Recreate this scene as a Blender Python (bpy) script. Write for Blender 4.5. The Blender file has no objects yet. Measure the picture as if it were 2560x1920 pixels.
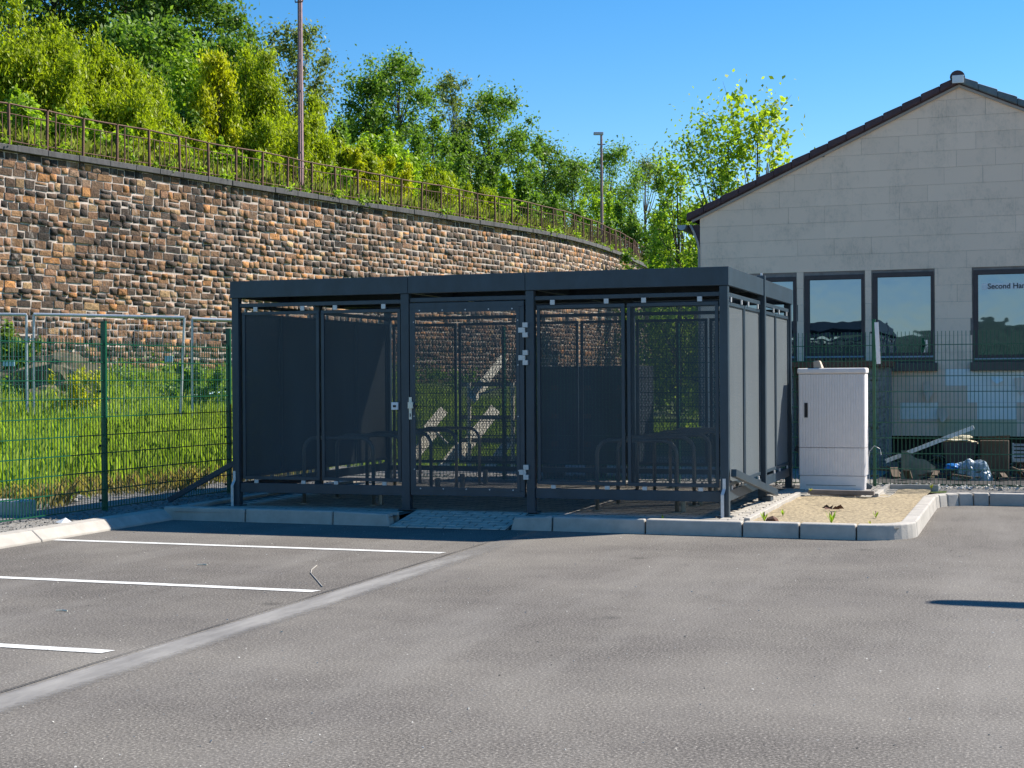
import bpy, bmesh, math, random
import numpy as np
from mathutils import Vector, Matrix

random.seed(11)
rng = np.random.default_rng(11)
C = bpy.context.scene.collection
SC = bpy.context.scene

# ------------------------------------------------------------------ camera, sky, sun, exposure
CAM = Vector((8.46, -14.94, 1.51))
YAW, PITCH, ROLL = 0.331, 11.8 / 3757, 0.00621
FWD = Vector((-math.sin(YAW), math.cos(YAW), 0))
RGT = Vector((math.cos(YAW), math.sin(YAW), 0))
UPV = Vector((0, 0, 1))
f3 = (FWD * math.cos(PITCH) - UPV * math.sin(PITCH)).normalized()
u3 = RGT.cross(f3).normalized()
cr, sr = math.cos(ROLL), math.sin(ROLL)
r_ = RGT * cr - u3 * sr
u_ = RGT * sr + u3 * cr
cam = bpy.data.cameras.new('camera')
cam.sensor_width = 36.0
cam.lens = 36.0 * 3757 / 2560
cam.clip_start, cam.clip_end = 0.1, 3000
cam_o = bpy.data.objects.new('camera', cam)
C.objects.link(cam_o)
M3 = Matrix((r_, u_, -f3)).transposed()
cam_o.matrix_world = Matrix.Translation(CAM) @ M3.to_4x4()
SC.camera = cam_o

SUN = Vector((0.733 * 0.717, 0.680 * 0.717, 0.697)).normalized()
world = bpy.data.worlds.new('World')
SC.world = world
world.use_nodes = True
wn = world.node_tree
sky = wn.nodes.new('ShaderNodeTexSky')
sky.sky_type = 'NISHITA'
sky.sun_disc = False
sky.sun_elevation = math.asin(SUN.z)
sky.sun_rotation = math.atan2(SUN.x, SUN.y)
sky.altitude = 300
sky.air_density = 1.0
sky.dust_density = 0.05
sky.ozone_density = 3.0
hs = wn.nodes.new('ShaderNodeHueSaturation')
hs.inputs['Saturation'].default_value = 1.38
wn.links.new(sky.outputs[0], hs.inputs['Color'])
wn.links.new(hs.outputs[0], wn.nodes['Background'].inputs[0])
wn.nodes['Background'].inputs[1].default_value = 0.084
sun_d = bpy.data.lights.new('sun', 'SUN')
sun_d.energy = 4.4
sun_d.angle = math.radians(0.5)
sun_d.color = (1.0, 0.94, 0.84)
sun_o = bpy.data.objects.new('sun', sun_d)
C.objects.link(sun_o)
sun_o.rotation_euler = SUN.to_track_quat('Z', 'Y').to_euler()
sun_o.location = (20, 20, 40)
SC.view_settings.view_transform = 'Standard'
SC.view_settings.look = 'None'
SC.view_settings.gamma = 1.0
SC.view_settings.use_curve_mapping = False
SC.view_settings.exposure = 0.98
SC.cycles.use_denoising = True
SC.cycles.max_bounces = 10
SC.cycles.transparent_max_bounces = 40
SC.cycles.caustics_reflective = False
SC.cycles.caustics_refractive = False


def ray(u, v):
    """direction of the pixel (u, v) of the 2560 x 1920 photograph"""
    d = f3 * 3757 + r_ * (u - 1280) - u_ * (v - 960)
    return d / d.dot(FWD)


def at_depth(u, v, dep):
    return CAM + ray(u, v) * dep


def at_z(u, v, z):
    r = ray(u, v)
    return CAM + r * ((z - CAM.z) / r.z)


# ------------------------------------------------------------------ mesh helpers
class MB:
    def __init__(s):
        s.v, s.f = [], []

    def add(s, vs, fs):
        n = len(s.v)
        s.v += [tuple(p) for p in vs]
        s.f += [tuple(i + n for i in f) for f in fs]
        return s

    def box(s, x0, x1, y0, y1, z0, z1):
        vs = [(x, y, z) for z in (z0, z1) for y in (y0, y1) for x in (x0, x1)]
        return s.add(vs, [(0, 2, 3, 1), (4, 5, 7, 6), (0, 1, 5, 4), (2, 6, 7, 3), (0, 4, 6, 2), (1, 3, 7, 5)])

    def bar(s, a, b, w, h=None, up=(0, 0, 1)):
        a, b = Vector(a), Vector(b)
        h = w if h is None else h
        d = (b - a).normalized()
        upv = Vector(up)
        if abs(d.dot(upv)) > 0.98:
            upv = Vector((0, 1, 0))
        sd = d.cross(upv).normalized() * (w / 2)
        uu = sd.cross(d).normalized() * (h / 2)
        vs = [p + i * sd + j * uu for p in (a, b) for j in (-1, 1) for i in (-1, 1)]
        return s.add(vs, [(0, 1, 3, 2), (4, 6, 7, 5), (0, 4, 5, 1), (2, 3, 7, 6), (0, 2, 6, 4), (1, 5, 7, 3)])

    def tube(s, pts, r, n=8, cap=True):
        pts = [Vector(p) for p in pts]
        rs = r if isinstance(r, (list, tuple)) else [r] * len(pts)
        base = len(s.v)
        ref = Vector((0, 0, 1))
        for i, p in enumerate(pts):
            d = (pts[min(i + 1, len(pts) - 1)] - pts[max(i - 1, 0)])
            d = d.normalized() if d.length > 1e-9 else Vector((0, 0, 1))
            if abs(d.dot(ref)) > 0.97:
                ref = Vector((1, 0, 0)) if abs(d.x) < 0.9 else Vector((0, 1, 0))
            a = d.cross(ref).normalized()
            b = d.cross(a).normalized()
            for k in range(n):
                t = 2 * math.pi * k / n
                s.v.append(tuple(p + (a * math.cos(t) + b * math.sin(t)) * rs[i]))
        for i in range(len(pts) - 1):
            for k in range(n):
                q = base + i * n
                s.f.append((q + k, q + (k + 1) % n, q + n + (k + 1) % n, q + n + k))
        if cap:
            s.f.append(tuple(base + k for k in range(n)))
            s.f.append(tuple(base + (len(pts) - 1) * n + k for k in reversed(range(n))))
        return s

    def prism(s, poly, axis, a, b):
        """poly: 2-D outline extruded along axis from a to b"""
        n = len(poly)

        def mk(p, t):
            return {'x': (t, p[0], p[1]), 'y': (p[0], t, p[1]), 'z': (p[0], p[1], t)}[axis]
        vs = [mk(p, a) for p in poly] + [mk(p, b) for p in poly]
        fs = [tuple(range(n)), tuple(reversed(range(n, 2 * n)))]
        fs += [(i, i + n, (i + 1) % n + n, (i + 1) % n) for i in range(n)]
        return s.add(vs, fs)

    def build(s, name, mat, parent=None, smooth=False, bevel=0.0, attr=None, seg=2, fix=True):
        c = Vector(np.mean(np.array(s.v), axis=0)) if s.v else Vector((0, 0, 0))
        me = bpy.data.meshes.new(name)
        me.from_pydata([tuple(Vector(p) - c) for p in s.v], [], s.f)
        if fix:
            bm = bmesh.new()
            bm.from_mesh(me)
            bmesh.ops.recalc_face_normals(bm, faces=bm.faces[:])
            bm.to_mesh(me)
            bm.free()
        return link(name, me, mat, c, parent, smooth, bevel, seg)


def wloc(o):
    return Vector((0, 0, 0)) if o is None else o.location + (wloc(o.parent) if o.parent else Vector((0, 0, 0)))


def link(name, me, mat, loc, parent=None, smooth=False, bevel=0.0, seg=2):
    o = bpy.data.objects.new(name, me)
    C.objects.link(o)
    if mat is not None and not me.materials:
        me.materials.append(mat)
    if parent is not None:
        o.parent = parent
        o.location = Vector(loc) - wloc(parent)
    else:
        o.location = loc
    if smooth:
        me.polygons.foreach_set('use_smooth', [True] * len(me.polygons))
    if bevel > 0:
        b = o.modifiers.new('bevel', 'BEVEL')
        b.width = bevel
        b.segments = seg
        b.limit_method = 'ANGLE'
        b.angle_limit = math.radians(40)
    return o


def np_mesh(name, verts, quads, cols=None, tris=False):
    verts = np.asarray(verts, dtype=np.float32)
    quads = np.asarray(quads, dtype=np.int32)
    k = quads.shape[1]
    me = bpy.data.meshes.new(name)
    me.vertices.add(len(verts))
    me.vertices.foreach_set('co', verts.ravel())
    me.loops.add(quads.size)
    me.loops.foreach_set('vertex_index', quads.ravel())
    me.polygons.add(len(quads))
    me.polygons.foreach_set('loop_start', np.arange(0, quads.size, k, dtype=np.int32))
    me.polygons.foreach_set('loop_total', np.full(len(quads), k, dtype=np.int32))
    if cols is not None:
        ca = me.color_attributes.new('tint', 'FLOAT_COLOR', 'POINT')
        c4 = np.ones((len(verts), 4), dtype=np.float32)
        c4[:, :3] = cols
        ca.data.foreach_set('color', c4.ravel())
    me.update(calc_edges=True)
    me.validate()
    return me


def tag(o, label=None, cat=None, group=None, kind=None):
    if label: o['label'] = label
    if cat: o['category'] = cat
    if group: o['group'] = group
    if kind: o['kind'] = kind
    return o


def thing(name, loc, label, cat, group=None):
    o = bpy.data.objects.new(name, None)
    o.empty_display_size = 0.2
    C.objects.link(o)
    o.location = loc
    return tag(o, label, cat, group)


def struct(name, loc=(0, 0, 0)):
    o = bpy.data.objects.new(name, None)
    C.objects.link(o)
    o.location = loc
    o['kind'] = 'structure'
    return o


# ------------------------------------------------------------------ materials
def new_mat(name):
    m = bpy.data.materials.new(name)
    m.use_nodes = True
    nt = m.node_tree
    return m, nt, nt.nodes['Principled BSDF'], nt.nodes['Material Output']


def nn(nt, kind, **kw):
    n = nt.nodes.new(kind)
    for k, v in kw.items():
        if k in n.inputs:
            n.inputs[k].default_value = v
        else:
            setattr(n, k, v)
    return n


def noise(nt, scale, detail=4.0, rough=0.6, vec=None, stretch=None):
    tc = nt.nodes.new('ShaderNodeNewGeometry')
    src = tc.outputs['Position']
    if stretch:
        mp = nn(nt, 'ShaderNodeMapping')
        mp.inputs['Scale'].default_value = stretch
        nt.links.new(src, mp.inputs['Vector'])
        src = mp.outputs[0]
    n = nn(nt, 'ShaderNodeTexNoise', Scale=scale, Detail=detail, Roughness=rough)
    nt.links.new(src, n.inputs['Vector'])
    return n


def ramp(nt, src, stops):
    r = nt.nodes.new('ShaderNodeValToRGB')
    el = r.color_ramp.elements
    while len(el) > 1:
        el.remove(el[-1])
    el[0].position, el[0].color = stops[0][0], (*stops[0][1], 1)
    for p, c in stops[1:]:
        e = el.new(p)
        e.color = (*c, 1)
    nt.links.new(src, r.inputs[0])
    return r


def mixc(nt, fac, a, b, mode='MIX'):
    m = nt.nodes.new('ShaderNodeMix')
    m.data_type = 'RGBA'
    m.blend_type = mode
    for s, k in ((fac, 0), (a, 6), (b, 7)):
        if hasattr(s, 'is_linked') or hasattr(s, 'links'):
            nt.links.new(s, m.inputs[k])
        elif isinstance(s, (tuple, list)):
            m.inputs[k].default_value = (*s, 1)
        else:
            m.inputs[k].default_value = s
    return m.outputs[2]


def bump(nt, bs, src, strength, dist):
    b = nn(nt, 'ShaderNodeBump', Strength=strength, Distance=dist)
    nt.links.new(src, b.inputs['Height'])
    nt.links.new(b.outputs[0], bs.inputs['Normal'])


def simple(name, col, rough=0.6, metal=0.0, var=0.15, scale=3.0, bmp=0.0, bscale=60.0, spec=0.5, stretch=None):
    m, nt, bs, out = new_mat(name)
    n = noise(nt, scale, 5, 0.65, stretch=stretch)
    lo = tuple(max(0, c * (1 - var)) for c in col)
    hi = tuple(min(1, c * (1 + var)) for c in col)
    r = ramp(nt, n.outputs[0], [(0.3, lo), (0.7, hi)])
    nt.links.new(r.outputs[0], bs.inputs['Base Color'])
    bs.inputs['Roughness'].default_value = rough
    bs.inputs['Metallic'].default_value = metal
    bs.inputs['Specular IOR Level'].default_value = spec
    if bmp > 0:
        bump(nt, bs, noise(nt, bscale, 3).outputs[0], bmp, 0.01)
    return m


def perforated(name, col):
    """coated steel sheet with staggered round holes"""
    m, nt, bs, out = new_mat(name)
    bs.inputs['Roughness'].default_value = 0.55
    n = noise(nt, 2.2, 5, 0.6, stretch=(1, 1, 0.25))
    r = ramp(nt, n.outputs[0], [(0.3, tuple(c * 0.8 for c in col)), (0.75, tuple(c * 1.35 for c in col))])
    nt.links.new(r.outputs[0], bs.inputs['Base Color'])
    bs.inputs['Sheen Weight'].default_value = 0.62
    bs.inputs['Sheen Roughness'].default_value = 0.45
    bs.inputs['Sheen Tint'].default_value = (0.66, 0.71, 0.72, 1)
    geo = nt.nodes.new('ShaderNodeNewGeometry')
    sep = nt.nodes.new('ShaderNodeSeparateXYZ')
    nt.links.new(geo.outputs['Position'], sep.inputs[0])
    A, B, R = 0.0088, 0.0076, 0.0032

    def mth(op, a, b=None):
        k = nt.nodes.new('ShaderNodeMath')
        k.operation = op
        for i, s in enumerate((a, b)):
            if s is None: continue
            if isinstance(s, (int, float)): k.inputs[i].default_value = s
            else: nt.links.new(s, k.inputs[i])
        return k.outputs[0]
    sn = nt.nodes.new('ShaderNodeSeparateXYZ')
    nt.links.new(geo.outputs['True Normal'], sn.inputs[0])
    side = mth('GREATER_THAN', mth('ABSOLUTE', sn.outputs[0]), 0.5)
    h = mth('ADD', mth('MULTIPLY', sep.outputs[1], side), mth('MULTIPLY', sep.outputs[0], mth('SUBTRACT', 1.0, side)))
    zr = mth('DIVIDE', sep.outputs[2], B)
    row = mth('FLOOR', zr)
    off = mth('MULTIPLY', mth('FLOORED_MODULO', row, 2.0), 0.5)
    xx = mth('ADD', mth('DIVIDE', h, A), off)
    fx = mth('MULTIPLY', mth('SUBTRACT', mth('FRACT', xx), 0.5), A)
    fz = mth('MULTIPLY', mth('SUBTRACT', mth('FRACT', zr), 0.5), B)
    d2 = mth('ADD', mth('MULTIPLY', fx, fx), mth('MULTIPLY', fz, fz))
    hole = mth('LESS_THAN', d2, R * R)
    tr = nt.nodes.new('ShaderNodeBsdfTransparent')
    mx = nt.nodes.new('ShaderNodeMixShader')
    nt.links.new(hole, mx.inputs[0])
    nt.links.new(bs.outputs[0], mx.inputs[1])
    nt.links.new(tr.outputs[0], mx.inputs[2])
    nt.links.new(mx.outputs[0], out.inputs[0])
    return m


def leaf_mat(name, lo, hi, trans=0.45, gloss=0.3):
    m, nt, bs, out = new_mat(name)
    geo = nt.nodes.new('ShaderNodeNewGeometry')
    n = noise(nt, 0.55, 3, 0.6)
    add = nn(nt, 'ShaderNodeMath', operation='MULTIPLY_ADD')
    nt.links.new(geo.outputs['Random Per Island'], add.inputs[0])
    add.inputs[1].default_value = 0.55
    sc2 = nn(nt, 'ShaderNodeMath', operation='MULTIPLY')
    nt.links.new(n.outputs[0], sc2.inputs[0])
    sc2.inputs[1].default_value = 0.62
    nt.links.new(sc2.outputs[0], add.inputs[2])
    r = ramp(nt, add.outputs[0], [(0.18, lo), (0.85, hi)])
    nt.links.new(r.outputs[0], bs.inputs['Base Color'])
    bs.inputs['Roughness'].default_value = 0.5
    bs.inputs['Specular IOR Level'].default_value = gloss
    tl = nt.nodes.new('ShaderNodeBsdfTranslucent')
    tcol = mixc(nt, 1.0, r.outputs[0], (1.10, 1.20, 0.45), 'MULTIPLY')
    nt.links.new(tcol, tl.inputs[0])
    mx = nt.nodes.new('ShaderNodeMixShader')
    mx.inputs[0].default_value = trans
    nt.links.new(bs.outputs[0], mx.inputs[1])
    nt.links.new(tl.outputs[0], mx.inputs[2])
    nt.links.new(mx.outputs[0], out.inputs[0])
    return m


def asphalt_mat():
    m, nt, bs, out = new_mat('asphalt')
    fine = noise(nt, 70, 3, 0.75)
    agg = ramp(nt, fine.outputs[0], [(0.28, (0.016, 0.015, 0.015)), (0.43, (0.072, 0.064, 0.057)), (0.57, (0.160, 0.144, 0.128)), (0.72, (0.46, 0.42, 0.375))])
    big = noise(nt, 0.30, 6, 0.68, stretch=(1.0, 1.1, 1))
    dust = ramp(nt, big.outputs[0], [(0.42, (0, 0, 0)), (0.72, (0.8, 0.8, 0.8))])
    c1 = mixc(nt, dust.outputs[0], agg.outputs[0], mixc(nt, 0.5, agg.outputs[0], (0.31, 0.285, 0.25)))
    mid = noise(nt, 1.1, 6, 0.7, stretch=(0.8, 1.0, 1))
    md = ramp(nt, mid.outputs[0], [(0.32, (0.90, 0.885, 0.88)), (0.68, (1.09, 1.08, 1.05))])
    c2 = mixc(nt, 1.0, c1, md.outputs[0], 'MULTIPLY')
    st = noise(nt, 0.55, 5, 0.7, stretch=(1.9, 0.32, 1))
    sr_ = ramp(nt, st.outputs[0], [(0.50, (0, 0, 0)), (0.70, (0.42, 0.42, 0.42))])
    c2 = mixc(nt, sr_.outputs[0], c2, mixc(nt, 0.45, agg.outputs[0], (0.36, 0.335, 0.30)))
    vo = nn(nt, 'ShaderNodeTexVoronoi', Scale=0.8)
    wob = noise(nt, 5, 4, 0.7)
    vp = mixc(nt, 0.06, nt.nodes.new('ShaderNodeNewGeometry').outputs['Position'], wob.outputs['Color'], 'ADD')
    nt.links.new(vp, vo.inputs['Vector'])
    spot = ramp(nt, vo.outputs['Distance'], [(0.03, (0.62, 0.62, 0.62)), (0.085, (1, 1, 1))])
    c2 = mixc(nt, 1.0, c2, spot.outputs[0], 'MULTIPLY')
    nt.links.new(c2, bs.inputs['Base Color'])
    bs.inputs['Roughness'].default_value = 0.85
    bs.inputs['Specular IOR Level'].default_value = 0.3
    bump(nt, bs, fine.outputs[0], 0.55, 0.006)
    return m


def paint_mat():
    m, nt, bs, out = new_mat('worn_road_paint')
    n = noise(nt, 60, 4, 0.75)
    n2 = noise(nt, 2.0, 4, 0.7)
    add = nn(nt, 'ShaderNodeMath', operation='MULTIPLY_ADD')
    nt.links.new(n2.outputs[0], add.inputs[0])
    add.inputs[1].default_value = 0.35
    nt.links.new(n.outputs[0], add.inputs[2])
    r = ramp(nt, add.outputs[0], [(0.46, (0.13, 0.12, 0.11)), (0.58, (0.62, 0.61, 0.58)), (0.75, (0.76, 0.75, 0.72))])
    nt.links.new(r.outputs[0], bs.inputs['Base Color'])
    bs.inputs['Roughness'].default_value = 0.75
    bump(nt, bs, n.outputs[0], 0.4, 0.004)
    return m


def gutter_mat():
    """worn cement wash: patchy and feathered out over the asphalt at its edges and its far end"""
    m, nt, bs, out = new_mat('worn_cement_wash')
    n = noise(nt, 3.0, 6, 0.7, stretch=(2.2, 0.5, 1))
    r = ramp(nt, n.outputs[0], [(0.3, (0.17, 0.158, 0.148)), (0.7, (0.33, 0.31, 0.285))])
    nt.links.new(r.outputs[0], bs.inputs['Base Color'])
    bs.inputs['Roughness'].default_value = 0.85
    geo = nt.nodes.new('ShaderNodeNewGeometry')
    sep = nt.nodes.new('ShaderNodeSeparateXYZ')
    nt.links.new(geo.outputs['Position'], sep.inputs[0])

    def mr(src, a, b, c, d):
        k = nt.nodes.new('ShaderNodeMapRange')
        nt.links.new(src, k.inputs[0])
        for i, v_ in enumerate((a, b, c, d)): k.inputs[i + 1].default_value = v_
        return k.outputs[0]

    def mth(op, a, b):
        k = nt.nodes.new('ShaderNodeMath')
        k.operation = op
        for i, s_ in enumerate((a, b)):
            if isinstance(s_, (int, float)): k.inputs[i].default_value = s_
            else: nt.links.new(s_, k.inputs[i])
        return k.outputs[0]
    left = mr(sep.outputs[0], 3.73, 3.79, 0.0, 1.0)
    right = mr(sep.outputs[0], 3.93, 4.09, 1.0, 0.0)
    far = mr(sep.outputs[1], -4.6, -1.6, 1.0, 0.35)
    e = mth('MULTIPLY', mth('MULTIPLY', left, right), far)
    n2 = noise(nt, 22, 5, 0.75)
    a = mr(mth('ADD', mth('MULTIPLY', e, 0.75), mth('MULTIPLY', n2.outputs[0], 0.6)), 0.45, 0.95, 0.0, 0.92)
    tr = nt.nodes.new('ShaderNodeBsdfTransparent')
    mx = nt.nodes.new('ShaderNodeMixShader')
    nt.links.new(a, mx.inputs[0])
    nt.links.new(tr.outputs[0], mx.inputs[1])
    nt.links.new(bs.outputs[0], mx.inputs[2])
    nt.links.new(mx.outputs[0], out.inputs[0])
    return m


def stone_mat():
    m, nt, bs, out = new_mat('rough_sandstone')
    at = nt.nodes.new('ShaderNodeAttribute')
    at.attribute_name = 'tint'
    n1 = noise(nt, 10, 6, 0.78)
    g = ramp(nt, n1.outputs[0], [(0.33, (0.34, 0.32, 0.31)), (0.5, (0.92, 0.90, 0.88)), (0.72, (1.45, 1.40, 1.32))])
    c = mixc(nt, 1.0, at.outputs['Color'], g.outputs[0], 'MULTIPLY')
    n2 = noise(nt, 0.33, 5, 0.7, stretch=(1, 1, 0.7))
    soot = ramp(nt, n2.outputs[0], [(0.42, (0, 0, 0)), (0.64, (0.85, 0.85, 0.85))])
    c = mixc(nt, soot.outputs[0], c, mixc(nt, 1.0, c, (0.33, 0.33, 0.36), 'MULTIPLY'))
    n3 = noise(nt, 1.7, 6, 0.75, stretch=(1.3, 1.3, 0.42))
    lime = ramp(nt, n3.outputs[0], [(0.57, (0, 0, 0)), (0.70, (0.8, 0.8, 0.8))])
    c = mixc(nt, lime.outputs[0], c, (0.52, 0.45, 0.39))
    nt.links.new(c, bs.inputs['Base Color'])
    bs.inputs['Roughness'].default_value = 0.9
    bump(nt, bs, noise(nt, 14, 5, 0.7).outputs[0], 0.9, 0.05)
    return m


def cladding_mat(name, base, dirt=0.5):
    m, nt, bs, out = new_mat(name)
    n1 = noise(nt, 1.5, 7, 0.78, stretch=(1, 1, 0.9))
    n2 = noise(nt, 24, 4, 0.7, stretch=(1.6, 1.6, 0.5))
    oi = nt.nodes.new('ShaderNodeObjectInfo')
    r0 = ramp(nt, oi.outputs['Random'], [(0.0, tuple(c * 0.965 for c in base)), (1.0, tuple(c * 1.03 for c in base))])
    d = ramp(nt, n1.outputs[0], [(0.48, (0, 0, 0)), (0.78, (dirt, dirt, dirt))])
    sp = ramp(nt, n2.outputs[0], [(0.38, (0.62, 0.64, 0.64)), (0.58, (1.02, 1.02, 1.02))])
    dirty = mixc(nt, 1.0, r0.outputs[0], sp.outputs[0], 'MULTIPLY')
    dirty = mixc(nt, 1.0, dirty, (0.80, 0.82, 0.82), 'MULTIPLY')
    c = mixc(nt, d.outputs[0], r0.outputs[0], dirty)
    nt.links.new(c, bs.inputs['Base Color'])
    bs.inputs['Roughness'].default_value = 0.82
    bump(nt, bs, noise(nt, 70, 3).outputs[0], 0.15, 0.004)
    return m


def glass_mat():
    m, nt, bs, out = new_mat('window_glass')
    bs.inputs['Base Color'].default_value = (0.012, 0.016, 0.02, 1)
    bs.inputs['Roughness'].default_value = 0.015
    bs.inputs['IOR'].default_value = 3.1
    bs.inputs['Specular Tint'].default_value = (0.55, 0.72, 1.0, 1)
    bump(nt, bs, noise(nt, 2.2, 2, 0.5).outputs[0], 0.11, 0.02)
    return m


ANTH = (0.025, 0.045, 0.063)
M = dict(
    asphalt=asphalt_mat(),
    steel=simple('anthracite_coated_steel', ANTH, 0.42, 0, 0.24, 5, spec=0.5, stretch=(1, 1, .5)),
    perf=perforated('perforated_anthracite_sheet', (0.034, 0.055, 0.070)),
    galv=simple('galvanised_steel', (0.58, 0.59, 0.61), 0.42, 0.3, 0.15, 20),
    clip=simple('zinc_clip', (0.52, 0.53, 0.54), 0.4, 0.25, 0.08, 20),
    deck=simple('galvanised_roof_deck', (0.55, 0.52, 0.45), 0.45, 0.3, 0.12, 5),
    rack=simple('rack_steel', (0.27, 0.27, 0.255), 0.36, 0.55, 0.15, 8),
    lockmetal=simple('brushed_lock_metal', (0.62, 0.62, 0.56), 0.35, 0.3, 0.06, 30),
    white=simple('white_plastic', (0.75, 0.76, 0.77), 0.4, 0, 0.04, 10),
    black=simple('black_plastic', (0.012, 0.012, 0.018), 0.5, 0, 0.1, 10),
    kerb=simple('kerb_concrete', (0.42, 0.385, 0.34), 0.85, 0, 0.16, 5, 0.25, 90),
    paver=simple('concrete_paver', (0.46, 0.42, 0.36), 0.88, 0, 0.24, 9, 0.4, 60),
    paverdark=simple('joint_grit', (0.11, 0.10, 0.09), 0.95, 0, 0.4, 60, 0.6, 120),
    gutter=simple('cement_gutter', (0.235, 0.225, 0.215), 0.8, 0, 0.28, 2.2, 0.2, 120, stretch=(3, 0.5, 1)),
    crack=simple('dark_joint', (0.03, 0.028, 0.027), 0.9, 0, 0.3, 20),
    gravel=simple('gravel', (0.24, 0.225, 0.205), 0.95, 0, 0.65, 28, 1.0, 55),
    sand=simple('dry_sand', (0.33, 0.26, 0.16), 0.95, 0, 0.6, 26, 0.8, 60),
    earth=simple('earth', (0.13, 0.11, 0.07), 0.95, 0, 0.35, 3, 0.8, 12),
    meadow=simple('meadow_soil', (0.10, 0.14, 0.035), 0.95, 0, 0.4, 2, 0.8, 12),
    stone=stone_mat(),
    mortar=simple('lime_mortar', (0.55, 0.45, 0.38), 0.95, 0, 0.45, 2.2, 0.6, 30),
    coping=simple('coping_concrete', (0.095, 0.09, 0.09), 0.9, 0, 0.35, 4, 0.5, 30, stretch=(2, 2, 0.5)),
    rust=simple('rusty_iron', (0.15, 0.075, 0.048), 0.85, 0, 0.35, 9, 0.3, 40),
    mast=simple('weathered_mast_paint', (0.33, 0.20, 0.20), 0.55, 0.2, 0.25, 6),
    lamp=simple('lamp_housing', (0.50, 0.48, 0.56), 0.5, 0, 0.1, 6),
    green=simple('green_coated_steel', (0.006, 0.085, 0.042), 0.38, 0, 0.12, 5),
    clad=cladding_mat('painted_fibre_cement', (0.95, 0.69, 0.52), 0.95),
    cladnew=cladding_mat('unpainted_fibre_cement', (0.95, 0.92, 0.84), 0.15),
    insul=simple('yellowish_board', (0.62, 0.54, 0.36), 0.9, 0, 0.12, 3),
    frame=simple('brown_window_frame', (0.055, 0.036, 0.036), 0.5, 0, 0.2, 6),
    sill=simple('brown_sill', (0.135, 0.10, 0.085), 0.8, 0, 0.2, 3),
    glass=glass_mat(),
    tile=simple('dark_roof_tile', (0.080, 0.042, 0.046), 0.7, 0, 0.3, 6, 0.3, 40),
    tileblue=simple('grey_green_tile', (0.13, 0.17, 0.19), 0.6, 0, 0.4, 2.0, 0.2, 40),
    soffit=simple('pale_soffit', (0.40, 0.35, 0.32), 0.85, 0, 0.12, 3),
    zinc=simple('zinc_gutter', (0.27, 0.32, 0.38), 0.5, 0.3, 0.2, 6),
    cabinet=simple('grey_polyester_cabinet', (0.90, 0.83, 0.79), 0.62, 0, 0.04, 9),
    carton=simple('beige_carton', (0.58, 0.47, 0.36), 0.85, 0, 0.12, 8),
    wood=simple('raw_timber', (0.86, 0.76, 0.60), 0.75, 0, 0.25, 5, 0.2, 40, stretch=(1, 1, 6)),
    greywood=simple('weathered_timber', (0.25, 0.21, 0.19), 0.9, 0, 0.25, 6),
    darkbox=simple('dark_container_paint', (0.028, 0.040, 0.050), 0.6, 0, 0.3, 2),
    soil=simple('painted_deep_shade', (0.03, 0.028, 0.027), 0.95, 0, 0.3, 4),  # near-black that stands in for deep shade, not a soil colour
    cloth=simple('dirty_cloth', (0.23, 0.21, 0.15), 0.95, 0, 0.3, 5, 0.3, 30),
    bag=simple('grey_blue_foil', (0.30, 0.37, 0.43), 0.35, 0, 0.3, 8, 0.8, 18),
    blue=simple('blue_plastic', (0.02, 0.20, 0.55), 0.4, 0, 0.15, 8),
    sheet=simple('pale_blue_sheet', (0.42, 0.60, 0.72), 0.5, 0, 0.2, 6),
    cardboard=simple('damp_cardboard', (0.14, 0.10, 0.07), 0.9, 0, 0.25, 4),
    paint=paint_mat(),
    rock=simple('pale_rock', (0.50, 0.48, 0.44), 0.9, 0, 0.25, 8, 0.5, 20),
    bark=simple('bark', (0.075, 0.058, 0.045), 0.9, 0, 0.35, 8, 0.5, 20),
    twig=simple('twig', (0.10, 0.065, 0.05), 0.9, 0, 0.3, 8),
    straw=simple('dry_leaf', (0.11, 0.05, 0.03), 0.9, 0, 0.3, 20),
    hill=simple('distant_woodland', (0.045, 0.075, 0.035), 0.95, 0, 0.6, 0.09, 0.5, 0.3),
)
LEAF = dict(
    dark=leaf_mat('dark_green_foliage', (0.040, 0.085, 0.016), (0.210, 0.330, 0.060)),
    mid=leaf_mat('mid_green_foliage', (0.050, 0.110, 0.018), (0.270, 0.420, 0.065)),
    lime=leaf_mat('lime_green_foliage', (0.120, 0.200, 0.014), (0.440, 0.600, 0.060), 0.48),
    olive=leaf_mat('yellow_green_foliage', (0.130, 0.170, 0.010), (0.480, 0.560, 0.035), 0.48),
    yellow=leaf_mat('bright_yellow_foliage', (0.260, 0.280, 0.010), (0.680, 0.670, 0.030), 0.45),
    grey=leaf_mat('grey_green_foliage', (0.075, 0.105, 0.035), (0.300, 0.370, 0.140)),
    maple=leaf_mat('fresh_maple_foliage', (0.180, 0.270, 0.018), (0.600, 0.700, 0.085), 0.55),
    grass=leaf_mat('meadow_grass', (0.110, 0.200, 0.018), (0.480, 0.620, 0.100), 0.45),
    bank=leaf_mat('dry_bank_grass', (0.120, 0.160, 0.024), (0.400, 0.460, 0.100), 0.4),
    straw=leaf_mat('straw_grass', (0.180, 0.140, 0.050), (0.520, 0.430, 0.200), 0.35),
)

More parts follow.
